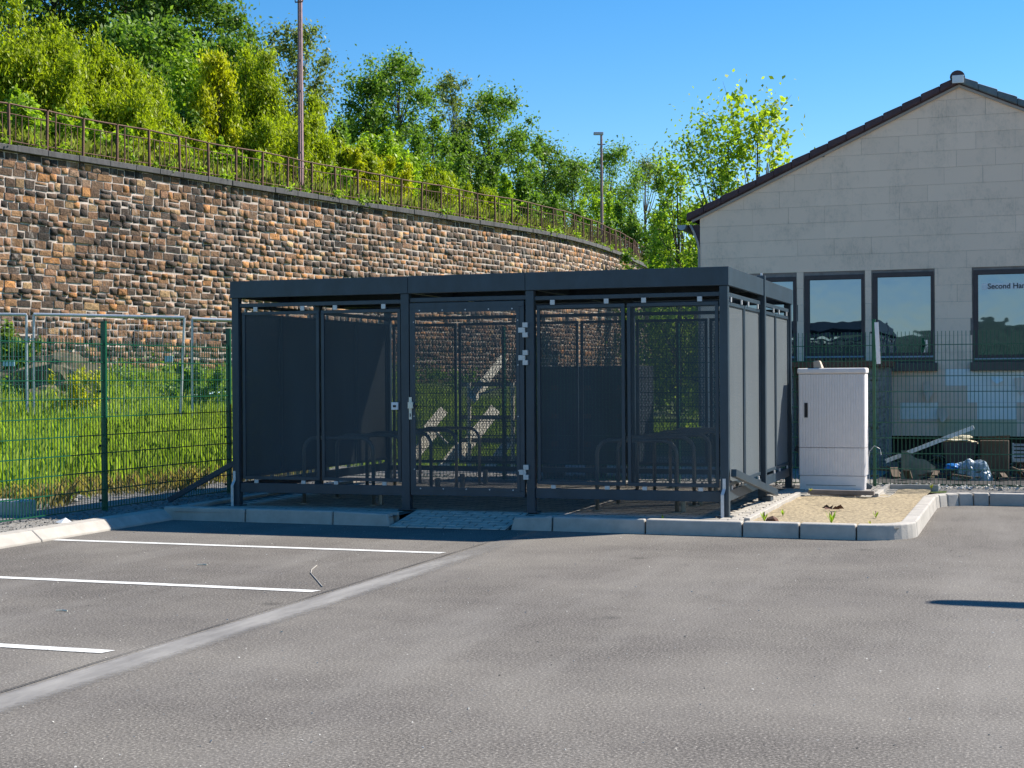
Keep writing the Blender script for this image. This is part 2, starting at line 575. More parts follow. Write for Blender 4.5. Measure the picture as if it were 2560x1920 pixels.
# ------------------------------------------------------------------ stone wall line and terrain
WPTS = [(-19.2, 2.0), (-17.2, 10.5), (-15.88, 16.53), (-15.10, 20.0), (-14.45, 22.91), (-13.65, 27.07), (-12.25, 33.24),
        (-11.18, 37.76), (-10.1, 42.47), (-9.65, 47.0), (-9.85, 54.3), (-10.8, 64.0), (-12.5, 76.0)]
_w = np.array(WPTS)
_seg = np.r_[0, np.cumsum(np.hypot(*np.diff(_w, axis=0).T))]
_ss = np.linspace(0, _seg[-1], 160)
WX = np.interp(_ss, _seg, _w[:, 0])
WY = np.interp(_ss, _seg, _w[:, 1])
for _ in range(14):
    WX[1:-1] = (WX[:-2] + 2 * WX[1:-1] + WX[2:]) / 4
    WY[1:-1] = (WY[:-2] + 2 * WY[1:-1] + WY[2:]) / 4
WL = np.r_[0, np.cumsum(np.hypot(np.diff(WX), np.diff(WY)))]
WTOP = 7.5


def wpt(s):
    x, y = np.interp(s, WL, WX), np.interp(s, WL, WY)
    e = 0.4
    dx = np.interp(s + e, WL, WX) - np.interp(s - e, WL, WX)
    dy = np.interp(s + e, WL, WY) - np.interp(s - e, WL, WY)
    l = math.hypot(dx, dy)
    return x, y, dy / l, -dx / l          # point and the normal that faces the car park


def wdist(x, y):
    """signed distance to the wall line: + on the car-park side"""
    x, y = np.asarray(x, float), np.asarray(y, float)
    wx = np.interp(y, WY, WX)
    slope = (np.interp(y + 0.5, WY, WX) - np.interp(y - 0.5, WY, WX))
    return (x - wx) / np.sqrt(1 + slope ** 2)


def sstep(a, b, t):
    t = np.clip((np.asarray(t, float) - a) / (b - a), 0, 1)
    return t * t * (3 - 2 * t)


def g_low(x, y):
    d = np.clip(wdist(x, y), 0, 40)
    z = 0.085 + 0.50 * (1 - np.clip((d - 0.5) / 13.0, 0, 1)) + 0.80 * (1 - sstep(0.3, 6.0, d))
    return z


def g_hill(x, y):
    t = np.clip(-wdist(x, y), 0, 80)
    u = np.clip(t - 2.6, 0, None)
    return WTOP - 0.06 + 0.36 * u - 0.0016 * u * u + 0.35 * np.sin(x * 0.35 + y * 0.21) * np.clip(u / 6, 0, 1)


def grid(name, xs, ys, fz, mat, keep=None, kind='structure', xfun=None):
    X, Y = np.meshgrid(xs, ys)
    if xfun is not None:
        X = xfun(X, Y)
    Z = fz(X, Y)
    v = np.stack([X.ravel(), Y.ravel(), Z.ravel()], 1)
    nx, ny = len(xs), len(ys)
    i, j = np.meshgrid(np.arange(nx - 1), np.arange(ny - 1))
    a = (j * nx + i).ravel()
    q = np.stack([a, a + 1, a + nx + 1, a + nx], 1)
    if keep is not None:
        c = v[q].mean(1)
        q = q[keep(c[:, 0], c[:, 1])]
    o = link(name, np_mesh(name, v, q), mat, (0, 0, 0), None, True)
    o['kind'] = kind
    return o


# ------------------------------------------------------------------ ground
gm = MB().add([(-900, -900, -0.35), (900, -900, -0.35), (900, 900, -0.35), (-900, 900, -0.35)], [(0, 1, 2, 3)])
tag(gm.build('ground', M['earth']), kind='structure')
asp = MB().add([(-0.42, -70, 0), (60, -70, 0), (60, 3.62, 0), (-0.42, 3.62, 0)], [(0, 1, 2, 3)]).build('asphalt', M['asphalt'])
tag(asp, kind='structure')


def sheet(name, poly, z, mat, parent):
    return MB().add([(x, y, z) for x, y in poly], [tuple(range(len(poly)))]).build(name, mat, parent)


# painted bay lines and the drain channel are parts of the asphalt
for (x0, x1, y) in ((-0.34, 3.62, -2.78), (-0.3, 3.62, -5.24), (-0.3, 3.58, -7.75), (-0.3, 3.6, -10.25)):
    pts_a, pts_b = [], []
    for k in range(25):
        x = x0 + (x1 - x0) * k / 24
        pts_a.append((x, y - 0.05 + random.uniform(-.004, .004)))
        pts_b.append((x + (0.03 if k == 24 else 0), y + 0.05 + random.uniform(-.004, .004)))
    mb = MB()
    mb.add([(x, yy, 0.004) for x, yy in pts_a + pts_b], [(k, k + 1, k + 26, k + 25) for k in range(24)])
    mb.build('bay_line', M['paint'], asp)
mb = MB()
cv = MB()
n = 90
for k in range(n + 1):
    y = -1.3 - k * 0.28
    w0 = 3.735 + random.uniform(-.008, .008)
    w1 = 4.10
    mb.v += [(w0, y, 0.004), ((w0 + w1) / 2, y, 0.004), (w1, y, 0.004)]
    cx = 3.725 + random.uniform(-.006, .006)
    ww = random.uniform(.0015, .006)
    cv.v += [(cx - ww, y, 0.008), (cx + ww, y, 0.008)]
for k in range(n):
    mb.f += [(3 * k, 3 * k + 1, 3 * k + 4, 3 * k + 3), (3 * k + 1, 3 * k + 2, 3 * k + 5, 3 * k + 4)]
    cv.f += [(2 * k, 2 * k + 1, 2 * k + 3, 2 * k + 2)]
mb.build('drain_channel', gutter_mat(), asp)
cv.build('channel_joint', M['crack'], asp)

xs = np.arange(-22, 60.1, 0.6)
ys = np.arange(-24, 100.1, 0.6)
# land around the car park: gravel close by, meadow towards the wall
grid('gravel_strip', np.arange(-2.75, 40.2, 0.25), np.arange(-14, 12.1, 0.25), lambda x, y: g_low(x, y) + 0.004 + 0 * x, M['gravel'],
     keep=lambda x, y: ~(((x > -0.62) & (y < -0.55)) | ((x > 7.3) & (y < 3.75)) | ((x > -0.3) & (x < 7.4) & (y < 4.4))) & (x < 40))
grid('meadow', xs, ys, g_low, M['meadow'], keep=lambda x, y: (wdist(x, y) > -0.6) & ~((x > -0.9) & (y < 4.4)))
hx = np.r_[np.arange(0, 12, 0.8), np.arange(12, 130, 5.0)]
grid('hillside', hx, np.arange(0, 190, 1.5), g_hill, M['meadow'], xfun=lambda T, Y: np.interp(Y, WY, WX) - 0.25 - T)

# hills behind the car park, mirrored in the windows
xs = np.linspace(-420, 320, 90)
tt = np.linspace(0, 1, 12)


def ridge(X, T):
    h = 10 + 5 * np.sin(X / 62 + 0.6) + 3.5 * np.sin(X / 23 + 2.0) + 1.2 * np.sin(X / 7.3)
    return -0.5 + h * np.sin(T * math.pi / 2)


X, T = np.meshgrid(xs, tt)
v = np.stack([X.ravel(), (-250 - 130 * T).ravel(), ridge(X, T).ravel()], 1)
i, j = np.meshgrid(np.arange(89), np.arange(11))
a = (j * 90 + i).ravel()
o = link('far_hills', np_mesh('far_hills', v, np.stack([a, a + 90, a + 91, a + 1], 1)), M['hill'], (0, 0, 0), None, True)
o['kind'] = 'structure'

# ------------------------------------------------------------------ kerbs
kerb = struct('kerb', (2.8, -0.7, 0))


def kerb_front(x0, x1, round0=0, round1=0):
    """a straight kerb stone along x, its face towards the car park; an end may slope down"""
    yf0, yf1 = -0.66 - 0.012 * (x0 + 0.5) * 1.1, -0.66 - 0.012 * (x1 + 0.5) * 1.1
    g = 0.006
    a, b = x0 + g, x1 - g
    h = 0.142
    top0, top1 = (0.125 if round0 else h), (0.125 if round1 else h)
    vs = [(a, yf0, -0.06), (b, yf1, -0.06), (b, yf1 + .16, -0.06), (a, yf0 + .16, -0.06),
          (a + (.05 if round0 else 0), yf0 + .02, top0), (b - (.05 if round1 else 0), yf1 + .02, top1), (b - (.05 if round1 else 0), yf1 + .16, top1), (a + (.05 if round0 else 0), yf0 + .16, top0)]
    MB().add(vs, [(3, 2, 1, 0), (4, 5, 6, 7), (0, 1, 5, 4), (2, 3, 7, 6), (3, 0, 4, 7), (1, 2, 6, 5)]).build('kerb_stone', M['kerb'], kerb, bevel=0.018, seg=3)


for x0, x1, r0, r1 in ((-0.50, 0.52, 0, 0), (0.52, 1.56, 0, 0), (1.56, 2.24, 0, 1), (3.52, 3.98, 1, 0), (3.98, 4.93, 0, 0), (4.93, 5.88, 0, 0), (5.88, 6.42, 0, 0), (6.42, 6.945, 0, 0)):
    kerb_front(x0, x1, r0, r1)


def kerb_poly(outer, inner, name='kerb_stone', h=0.142):
    n = len(outer)
    vs = []
    for (ox, oy), (ix, iy) in zip(outer, inner):
        t = 0.02 / max(1e-6, math.hypot(ix - ox, iy - oy))
        vs += [(ox, oy, -0.06), (ox + (ix - ox) * t, oy + (iy - oy) * t, h), (ix, iy, h), (ix, iy, -0.06)]
    fs = []
    for k in range(n - 1):
        q = 4 * k
        fs += [(q + i, q + (i + 1) % 4, q + 4 + (i + 1) % 4, q + 4 + i) for i in range(4)]
    fs += [(0, 1, 2, 3), (4 * n - 1, 4 * n - 2, 4 * n - 3, 4 * n - 4)]
    MB().add(vs, fs).build(name, M['kerb'], kerb, bevel=0.016, seg=3)


# rounded corner of the planting island, then its right side, then the kerb running off to the right
R = 0.52
cx, cy = 7.47 - R, -0.755 + R
ang = [(-90 + 90 * k / 9) * math.pi / 180 for k in range(10)]
kerb_poly([(cx + R * math.cos(a), cy + R * math.sin(a)) for a in ang], [(cx + (R - .16) * math.cos(a), cy + (R - .16) * math.sin(a)) for a in ang])
yy = [cy + 0.006, 0.40, 1.05, 1.70, 2.35, 2.90]
for a, b in zip(yy[:-1], yy[1:]):
    kerb_poly([(7.47, a + .004), (7.47, b - .004)], [(7.31, a + .004), (7.31, b - .004)])
# concave corner made of narrow wedge stones
R2 = 0.55
c2x, c2y = 7.47 + R2, 2.91
for k in range(5):
    a0, a1 = [(180 - 90 * (k + e) / 5) * math.pi / 180 for e in (0.03, 0.97)]
    kerb_poly([(c2x + R2 * math.cos(a), c2y + R2 * math.sin(a)) for a in (a0, a1)], [(c2x + (R2 + .16) * math.cos(a), c2y + (R2 + .16) * math.sin(a)) for a in (a0, a1)])
for k in range(8):
    x0 = c2x + k * 1.0
    kerb_poly([(x0 + .005, c2y + R2), (x0 + .995, c2y + R2)], [(x0 + .005, c2y + R2 + .15), (x0 + .995, c2y + R2 + .15)])
# kerb turning back along the left side of the shelter, and the sloped kerb of the bays
for k in range(5):
    y0 = -0.5 + k * 1.0
    kerb_poly([(-0.50, y0 + .99), (-0.50, y0)], [(-0.36, y0 + .99), (-0.36, y0)], h=0.135)
sl = struct('sloped_kerb', (-0.5, -4, 0))
yb = -0.60
for k in range(14):
    L = 1.18
    y1, y0 = yb - .004, yb - L + .004
    vs = []
    for y in (y1, y0):
        vs += [(-0.36, y, -0.05), (-0.365, y, 0.02), (-0.47, y, 0.105), (-0.60, y, 0.115), (-0.60, y, -0.05)]
    MB().add(vs, [(0, 1, 2, 3, 4), (9, 8, 7, 6, 5)] + [(i, i + 5, (i + 1) % 5 + 5, (i + 1) % 5) for i in range(5)]).build('kerb_stone', M['kerb'], sl, bevel=0.01)
    yb -= L

# ------------------------------------------------------------------ paving of the island
pav = struct('paving', (3, 0, 0.1))
MB().add([(-0.36, -0.04, 0.094), (5.86, -0.04, 0.094), (5.86, 5.0, 0.094), (-0.36, 5.0, 0.094)], [(0, 1, 2, 3)]).build('bedding', M['paverdark'], pav)
for xa, xb in ((-0.36, 2.22), (3.55, 5.86)):
    MB().add([(xa, -0.66, 0.094), (xb, -0.66, 0.094), (xb, -0.042, 0.094), (xa, -0.042, 0.094)], [(0, 1, 2, 3)]).build('bedding', M['paverdark'], pav)
MB().add([(2.24, -0.80, 0.002), (3.53, -0.82, 0.002), (3.53, -0.04, 0.108), (2.24, -0.04, 0.108)], [(0, 1, 2, 3)]).build('bedding', M['paverdark'], pav)


def paver(x0, x1, y0, y1, zf, name='paver'):
    g = 0.004
    dz = random.uniform(-.0015, .0015)
    vs = [(x, y, zf(x, y) - .03) for y in (y0 + g, y1 - g) for x in (x0 + g, x1 - g)]
    c = 0.006
    vs += [(x, y, zf(x, y) + dz) for y in (y0 + g + c, y1 - g - c) for x in (x0 + g + c, x1 - g - c)]
    MB().add(vs, [(4, 5, 7, 6), (0, 1, 5, 4), (2, 6, 7, 3), (0, 4, 6, 2), (1, 3, 7, 5)]).build(name, M['paver'], pav)


zr = lambda x, y: 0.012 + (0.118 - 0.012) * (y + 0.80) / 0.76
for r in range(7):
    off = 0.1 if r % 2 else 0.0
    x = 2.25 - off
    y0 = -0.80 + r * 0.108
    while x < 3.5:
        a, b = max(x, 2.25), min(x + 0.2, 3.52)
        if b - a > 0.04:
            paver(a, b, y0, y0 + 0.108, zr)
        x += 0.2
zc = lambda x, y: 0.112
for r in range(46):
    y0 = -0.42 + r * 0.1
    if y0 > 4.3: break
    if r % 2:
        paver(5.55, 5.65, y0, y0 + .1, zc); paver(5.65, 5.82, y0, y0 + .1, zc)
    else:
        paver(5.55, 5.75, y0, y0 + .1, zc); paver(5.75, 5.82, y0, y0 + .1, zc)
for r in range(17):
    y0 = 3.02 + r * .1
    for q in range(5):
        paver(5.83 + q * .2 - (.1 if r % 2 else 0) + .1, 6.03 + q * .2 - (.1 if r % 2 else 0) + .1, y0, y0 + .1, zc)
fl = MB()
for r in range(46):
    y0 = -0.42 + r * .1
    for q in range(28):
        x0 = -0.05 + q * .2 - (.1 if r % 2 else 0)
        z = 0.108 + random.uniform(-.002, .002)
        if y0 < -0.02 and 2.1 < x0 + .1 < 3.6: continue
        fl.add([(x0 + .004, y0 + .004, z), (x0 + .196, y0 + .004, z), (x0 + .196, y0 + .096, z), (x0 + .004, y0 + .096, z)], [(0, 1, 2, 3)])
fo = fl.build('floor_pavers', M['paver'], pav)
fo['kind'] = 'stuff'

# edging strips and the sandy planting bed
edg = struct('edging', (6, 1, 0.1))
for k in range(4):
    y0 = -0.42 + k * 0.86
    MB().box(5.84, 5.90, y0 + .003, y0 + .857, 0.02, 0.15).build('edging_stone', M['kerb'], edg, bevel=.008)
for k in range(2):
    y0 = 3.03 + k * 0.83
    MB().box(6.74, 6.80, y0 + .003, y0 + .827, 0.02, 0.15).build('edging_stone', M['kerb'], edg, bevel=.008)
MB().box(6.81, 7.40, 4.40, 4.46, 0.02, 0.165).build('edging_stone', M['kerb'], edg, bevel=.008)
for x0 in (-0.34, 0.65, 1.64):
    MB().box(x0, min(x0 + .985, 2.2), -0.45, -0.39, 0.0, 0.122).build('edging_stone', M['kerb'], edg, bevel=.006)
for x0 in (3.56, 4.55, 5.3):
    MB().box(x0, min(x0 + .985, 5.83), -0.50, -0.44, 0.0, 0.122).build('edging_stone', M['kerb'], edg, bevel=.006)
bed = grid('planting_bed', np.arange(5.88, 7.36, 0.06), np.arange(-0.62, 4.45, 0.06),
           lambda x, y: 0.107 + 0.004 * np.sin(x * 9 + y * 3) + 0.004 * np.sin(y * 7 - x * 4) + 0.004 * np.sin(x * 31) * np.sin(y * 27), M['sand'],
           keep=lambda x, y: (x > 6.8) | (y < 3.0))

# ------------------------------------------------------------------ the bike shelter
sh = thing('bike_shelter', (2.81, 2.15, 0.11), 'dark anthracite steel bike shelter with perforated panels and a flat roof', 'bike shelter')
S, PF = M['steel'], M['perf']
ZF = 0.11
for x0, x1 in ((0, .085), (2.06, 2.155), (3.48, 3.57), (5.53, 5.615)):
    for y0, y1 in ((0, .085), (4.215, 4.30)):
        MB().box(x0, x1, y0, y1, ZF, 2.438).build('post', S, sh, bevel=.004)
        MB().box(x0 - .03, x1 + .03, y0 - .03, y1 + .03, ZF, ZF + .012).build('base_plate', S, sh)
for x0, x1 in ((-.03, .06), (5.55, 5.64)):
    MB().box(x0, x1, 2.10, 2.185, ZF, 2.67).build('post', S, sh, bevel=.004)
    MB().tube([((x0 + x1) / 2, 2.14, 2.67), ((x0 + x1) / 2, 2.14, 2.70)], .012).build('post_bolt', M['galv'], sh)
# roof: fascias, deck, purlins
fy0, fy1 = -.012, .035
for x0, x1 in ((-.012, 2.148), (2.153, 3.478), (3.483, 5.627)):
    MB().box(x0, x1, fy0, fy1, 2.44, 2.627).build('fascia', S, sh, bevel=.003)
    MB().box(x0, x1, 4.275, 4.322, 2.44, 2.627).build('fascia', S, sh, bevel=.003)
for y0, y1 in ((.037, 2.125), (2.13, 4.273)):
    MB().box(-.012, .03, y0, y1, 2.44, 2.627).build('fascia', S, sh, bevel=.003)
    MB().box(5.585, 5.627, y0, y1, 2.44, 2.627).build('fascia', S, sh, bevel=.003)
dk = MB()
prof = []
y = 0.05
while y < 4.25:
    prof += [(y, 2.53), (y + .05, 2.53), (y + .075, 2.575), (y + .145, 2.575), (y + .17, 2.53)]
    y += .2
dk.v += [(x, a, b) for x in (.03, 5.585) for a, b in prof]
nP = len(prof)
dk.f += [(k, k + 1, nP + k + 1, nP + k) for k in range(nP - 1)]
dko = dk.build('roof_deck', M['deck'], sh)
for y in (1.40, 2.86):
    MB().box(.03, 5.585, y - .03, y + .03, 2.45, 2.526).build('roof_beam', S, sh)
for x in (2.107, 3.525):
    MB().box(x - .03, x + .03, .04, 1.365, 2.452, 2.52).build('roof_beam', S, sh)
    MB().box(x - .03, x + .03, 1.435, 2.825, 2.452, 2.52).build('roof_beam', S, sh)
    MB().box(x - .03, x + .03, 2.895, 4.26, 2.452, 2.52).build('roof_beam', S, sh)
# rails
for y0, y1 in ((.022, .062), (4.24, 4.28)):
    for x0, x1 in ((.087, 2.058), (2.157, 3.478), (3.572, 5.528)):
        door = (x0 == 2.157 and y0 < 1)
        MB().box(x0, x1, y0, y1, 2.345 if door else 2.335, 2.392 if door else 2.378).build('rail', S, sh, bevel=.003)
        if not door:
            MB().box(x0, x1, y0, y1, .262, .368 if y0 < 1 else .33).build('rail', S, sh, bevel=.003)
for x0, x1 in ((.022, .062), (5.552, 5.592)):
    for y0, y1 in ((.087, 2.098), (2.187, 4.213)):
        MB().box(x0, x1, y0, y1, 2.335, 2.378).build('rail', S, sh, bevel=.003)
        MB().box(x0, x1, y0, y1, .262, .368).build('rail', S, sh, bevel=.003)


def panel(a0, a1, z0, z1, axis, c, out=1, name='panel'):
    """framed perforated sheet in the plane axis = c; frame members stand around a two-skinned sheet"""
    w, t = .036, .014

    def bx(mb, p0, p1, q0, q1, d0, d1):
        if axis == 'y': mb.box(p0, p1, c + d0, c + d1, q0, q1)
        else: mb.box(c + d0, c + d1, p0, p1, q0, q1)
    f = MB()
    bx(f, a0, a1, z0, z0 + w, -t, t)
    bx(f, a0, a1, z1 - w, z1, -t, t)
    bx(f, a0, a0 + w, z0 + w, z1 - w, -t, t)
    bx(f, a1 - w, a1, z0 + w, z1 - w, -t, t)
    fo = f.build(name, S, sh, bevel=.002)
    p = MB()
    th_ = .0007 if axis == 'y' else .0016
    bx(p, a0 + w, a1 - w, z0 + w, z1 - w, -th_, th_)
    if axis == 'x':          # the hole walls: inner skins stop slanting views through the sheet's thickness
        for e in (-.33, .33):
            p.add([(c + th_ * e, yy_, zz_) for yy_, zz_ in ((a0 + w, z0 + w), (a1 - w, z0 + w), (a1 - w, z1 - w), (a0 + w, z1 - w))], [(0, 1, 2, 3)])
    p.build('perforated_sheet', PF, fo)
    return fo


def clips(pos, z0, z1, axis, c, sgn):
    for p in pos:
        m = MB()
        if axis == 'y': m.box(p - .024, p + .024, c, c + sgn * .014, z0, z1)
        else: m.box(c, c + sgn * .014, p - .024, p + .024, z0, z1)
        m.build('clip', M['clip'], sh)


ZT, ZB = 2.282, .408
fp = ((.115, 1.068), (1.094, 2.042), (3.592, 4.540), (4.566, 5.515))
for a0, a1 in fp:
    panel(a0, a1, ZB, ZT, 'y', .045)
    for z0, z1 in ((2.286, 2.332), (.371, .404)):
        clips((a0 + .185, a1 - .185) if a0 != 3.592 else (3.775, 4.355), z0 - .002, z1 + .002, 'y', .012, -1)
    # the stubs the clips hold
for a0, a1 in ((.115, 1.068), (1.094, 2.042), (2.17, 2.80), (2.83, 3.465), (3.592, 4.540), (4.566, 5.515)):
    panel(a0, a1, .375, ZT, 'y', 4.255)
    clips((a0 + .15, a1 - .15), 2.284, 2.334, 'y', 4.245, -1)
for xc, sg in ((.042, -1), (5.574, 1)):
    for a0, a1 in ((.10, 1.078), (1.104, 2.085), (2.20, 3.19), (3.215, 4.20)):
        panel(a0, a1, ZB, ZT, 'x', xc)
        clips((a0 + .19, a1 - .19), 2.284, 2.334, 'x', xc + sg * .012, sg)
        clips((a0 + .19, a1 - .19), .370, .406, 'x', xc + sg * .012, sg)
# door
dr = MB()
dx0, dx1, dz0, dz1, dw = 2.166, 3.462, .272, 2.335, .062
for b in ((dx0, dx1, dz0, dz0 + dw), (dx0, dx1, dz1 - dw, dz1), (dx0, dx0 + dw * .75, dz0 + dw, dz1 - dw), (dx1 - dw, dx1, dz0 + dw, dz1 - dw)):
    dr.box(b[0], b[1], -.004, .046, b[2], b[3])
door = dr.build('door', S, sh, bevel=.003)
pl = MB()
ix0, ix1, iz0, iz1 = 2.197, 3.412, .325, 2.275
for b in ((ix0, ix1, iz0, iz0 + .04), (ix0, ix1, iz1 - .045, iz1), (ix0, ix0 + .034, iz0 + .04, iz1 - .045), (ix1 - .034, ix1, iz0 + .04, iz1 - .045)):
    pl.box(b[0], b[1], -.010, -.005, b[2], b[3])
pl.build('cover_strip', S, door)
MB().box(ix0 + .034, ix1 - .034, -.0092, -.0068, iz0 + .04, iz1 - .045).build('perforated_sheet', PF, door)
for z in (.345, 2.253):
    for k in range(5):
        x = 2.285 + k * (3.335 - 2.285) / 4
        MB().tube([(x, -.010, z), (x, -.0145, z)], .0075, 8).build('screw', M['clip'], door)
for x in (2.215, 3.397):
    for z in (.55, 1.12, 1.66, 2.13):
        MB().tube([(x, -.010, z), (x, -.0145, z)], .0065, 8).build('screw', M['clip'], door)
for z in (2.025, 1.735, .535):
    MB().box(3.405, 3.455, -.022, -.004, z - .026, z + .026).build('hinge', M['clip'], door)
    MB().box(3.457, 3.480, -.026, -.004, z - .028, z + .024).build('hinge', M['clip'], door)
    for dz in (.022, -.082):
        MB().box(3.455, 3.510, -.030, -.002, z + dz + .006, z + dz + .056).build('hinge', M['clip'], door)
MB().box(2.158, 2.190, -.018, -.004, 1.085, 1.325).build('lock_plate', M['lockmetal'], door)
MB().box(2.158, 2.215, -.05, -.018, 1.205, 1.272).build('handle', M['lockmetal'], door)
MB().box(2.222, 2.262, -.05, -.03, 1.222, 1.246).build('handle', M['black'], door)
MB().box(2.168, 2.179, -.021, -.018, 1.115, 1.15).build('keyhole', M['black'], door)
cr_ = MB().box(1.945, 2.022, -.004, .026, 1.188, 1.270).build('card_reader', M['white'], sh, bevel=.004)
MB().box(1.967, 2.002, -.008, -.003, 1.215, 1.240).build('reader_window', M['black'], cr_)
# anchor straps and raking braces
for x in (.012, 5.555):
    m = MB()
    pr = [(-.004, .50), (-.004, .40), (-.03, .34), (-.03, .10)]
    xo = [0, 0, -.014, -.014]
    vs = []
    for (yy_, z), dx in zip(pr, xo):
        vs += [(x + dx, yy_ - .008, z), (x + .032 + dx, yy_ - .008, z), (x + .032 + dx, yy_, z), (x + dx, yy_, z)]
    fs = [(0, 1, 2, 3), (15, 14, 13, 12)]
    for k in range(3):
        fs += [(4 * k + i, 4 * k + (i + 1) % 4, 4 * k + 4 + (i + 1) % 4, 4 * k + 4 + i) for i in range(4)]
    m.add(vs, fs).build('anchor_strap', M['galv'], sh)
MB().bar((5.655, .06, .555), (5.70, 2.42, .185), .055, .075).build('brace', S, sh, bevel=.003)
MB().bar((5.66, 4.25, .62), (6.6, 4.25, .12), .055, .07).build('brace', S, sh, bevel=.003)
MB().bar((-.0, .045, .585), (-.85, .045, .15), .045, .06).build('brace', S, sh, bevel=.003)
MB().box(5.60, 5.70, 2.06, 2.24, ZF, ZF + .05).build('base_plate', S, sh)

# bike hoops inside
hoop0 = None


def place_hoop(x0, x1, y, label):
    r, R, H = .0215, .15, .86
    pts = [(x0, y, .11)]
    for k in range(9):
        a = math.pi - k * math.pi / 16
        pts.append((x0 + R + R * math.cos(a), y, H - R + R * math.sin(a)))
    for k in range(9):
        a = math.pi / 2 - k * math.pi / 16
        pts.append((x1 - R + R * math.cos(a), y, H - R + R * math.sin(a)))
    pts.append((x1, y, .11))
    global hoop0
    if hoop0 is None:
        t = thing('bike_hoop', ((x0 + x1) / 2, y, .11), label, 'bike stand', 'bike hoops inside the shelter')
        MB().tube(pts, r, 12).build('hoop', M['rack'], t, smooth=True)
        for x in (x0, x1):
            MB().tube([(x, y, .11), (x, y, .118)], .06, 16).build('foot_plate', M['rack'], t)
        MB().box(x1 + .03, x1 + .075, y + .06, y + .11, .11, .30).build('floor_stub', M['rack'], t)
        hoop0 = t
        return
    t = hoop0.copy()
    C.objects.link(t)
    t.location = ((x0 + x1) / 2, y, .11)
    t['label'] = label
    for ch in list(hoop0.children):
        c = ch.copy()
        C.objects.link(c)
        c.parent = t


ordn = ('nearest', 'second', 'third', 'fourth', 'rearmost')
for k in range(5):
    place_hoop(4.13, 4.99, .42 + k * .86, f'steel bike hoop inside the right bay, {ordn[k]} of five counting from the front panels')
for k in range(5):
    place_hoop(.66, 1.52, .46 + k * .86, f'steel bike hoop inside the left bay, {ordn[k]} of five counting from the front panels')

# ------------------------------------------------------------------ grey utility cabinet
cb = thing('utility_cabinet', (6.145, 4.16, .1), 'pale grey ribbed utility cabinet standing to the right of the shelter', 'cabinet')
X0, X1, Y0, Y1 = 5.735, 6.555, 4.00, 4.33
CM = M['cabinet']
MB().box(X0 + .012, X1 - .012, Y0 + .006, Y1, .05, .285).build('plinth', CM, cb, bevel=.006)
MB().box(X0 + .09, X1 - .12, Y0 + .002, Y0 + .005, .165, .170).build('plinth_groove', M['crack'], cb)


def ribbed(z0, z1, name):
    m = MB()
    pf = []
    n_ = 24
    pitch = (X1 - X0 - .04) / n_
    for k in range(n_):
        a = X0 + .02 + k * pitch
        pf += [(a + pitch * .10, Y0), (a + pitch * .72, Y0), (a + pitch * .80, Y0 + .006), (a + pitch * 1.0, Y0 + .006)]
    pf = [(X0, Y0 + .02), (X0 + .014, Y0)] + pf + [(X1 - .014, Y0), (X1, Y0 + .02), (X1, Y1), (X0, Y1)]
    m.prism(pf, 'z', z0, z1)
    return m.build(name, CM, cb)


ribbed(.290, .632, 'lower_door')
dd = ribbed(.638, 1.548, 'door')
MB().box(X0 - .012, X1 + .012, Y0 - .014, Y1 + .012, 1.553, 1.625).build('lid', CM, cb, bevel=.02, seg=3)
MB().box(5.812, 5.851, Y0 - .006, Y0 + .003, 1.01, 1.192).build('handle', M['black'], dd)
MB().box(5.835, 5.848, Y0 - .0075, Y0 - .006, 1.03, 1.17).build('handle_slot', M['crack'], dd)
cup = thing('carton', (5.98, 4.06, 1.625), 'small crumpled beige carton left on top of the grey utility cabinet', 'carton')
m = MB().add([(5.925, 4.02, 1.626), (6.03, 4.01, 1.626), (6.04, 4.12, 1.626), (5.93, 4.11, 1.626),
              (5.92, 4.025, 1.712), (6.00, 4.02, 1.716), (6.005, 4.11, 1.716), (5.925, 4.105, 1.710)],
             [(3, 2, 1, 0), (4, 5, 6, 7), (0, 1, 5, 4), (1, 2, 6, 5), (2, 3, 7, 6), (3, 0, 4, 7)])
m.build('carton_body', M['carton'], cup, bevel=.008)
MB().box(5.93, 5.995, 4.03, 4.10, 1.7165, 1.7195).build('carton_flap', M['carton'], cup)

# ------------------------------------------------------------------ green double-rod mesh fences


def fence_panel(p, q, zb, root, H=2.0, lean=0.0):
    a, b = Vector((*p, zb)), Vector((*q, zb))
    d = b - a
    L = d.length
    d = d / L
    nrm = Vector((d.y, -d.x, 0))
    m = MB()
    nv = int(L / .05)
    for k in range(1, nv):
        o_ = a + d * (k * L / nv)
        m.bar(o_ + Vector((0, 0, .06)), o_ + Vector((0, 0, H + .035)), .0070, .0070)
    for k in range(int(H / .2) + 1):
        z = Vector((0, 0, .06 + k * .2 if k else .06))
        if z.z > H + .02: break
        for s_ in (-1, 1):
            m.bar(a + z + nrm * .0068 * s_, b + z + nrm * .0078 * s_, .0100, .0100)
    m.build('wire_mesh', M['green'], root)


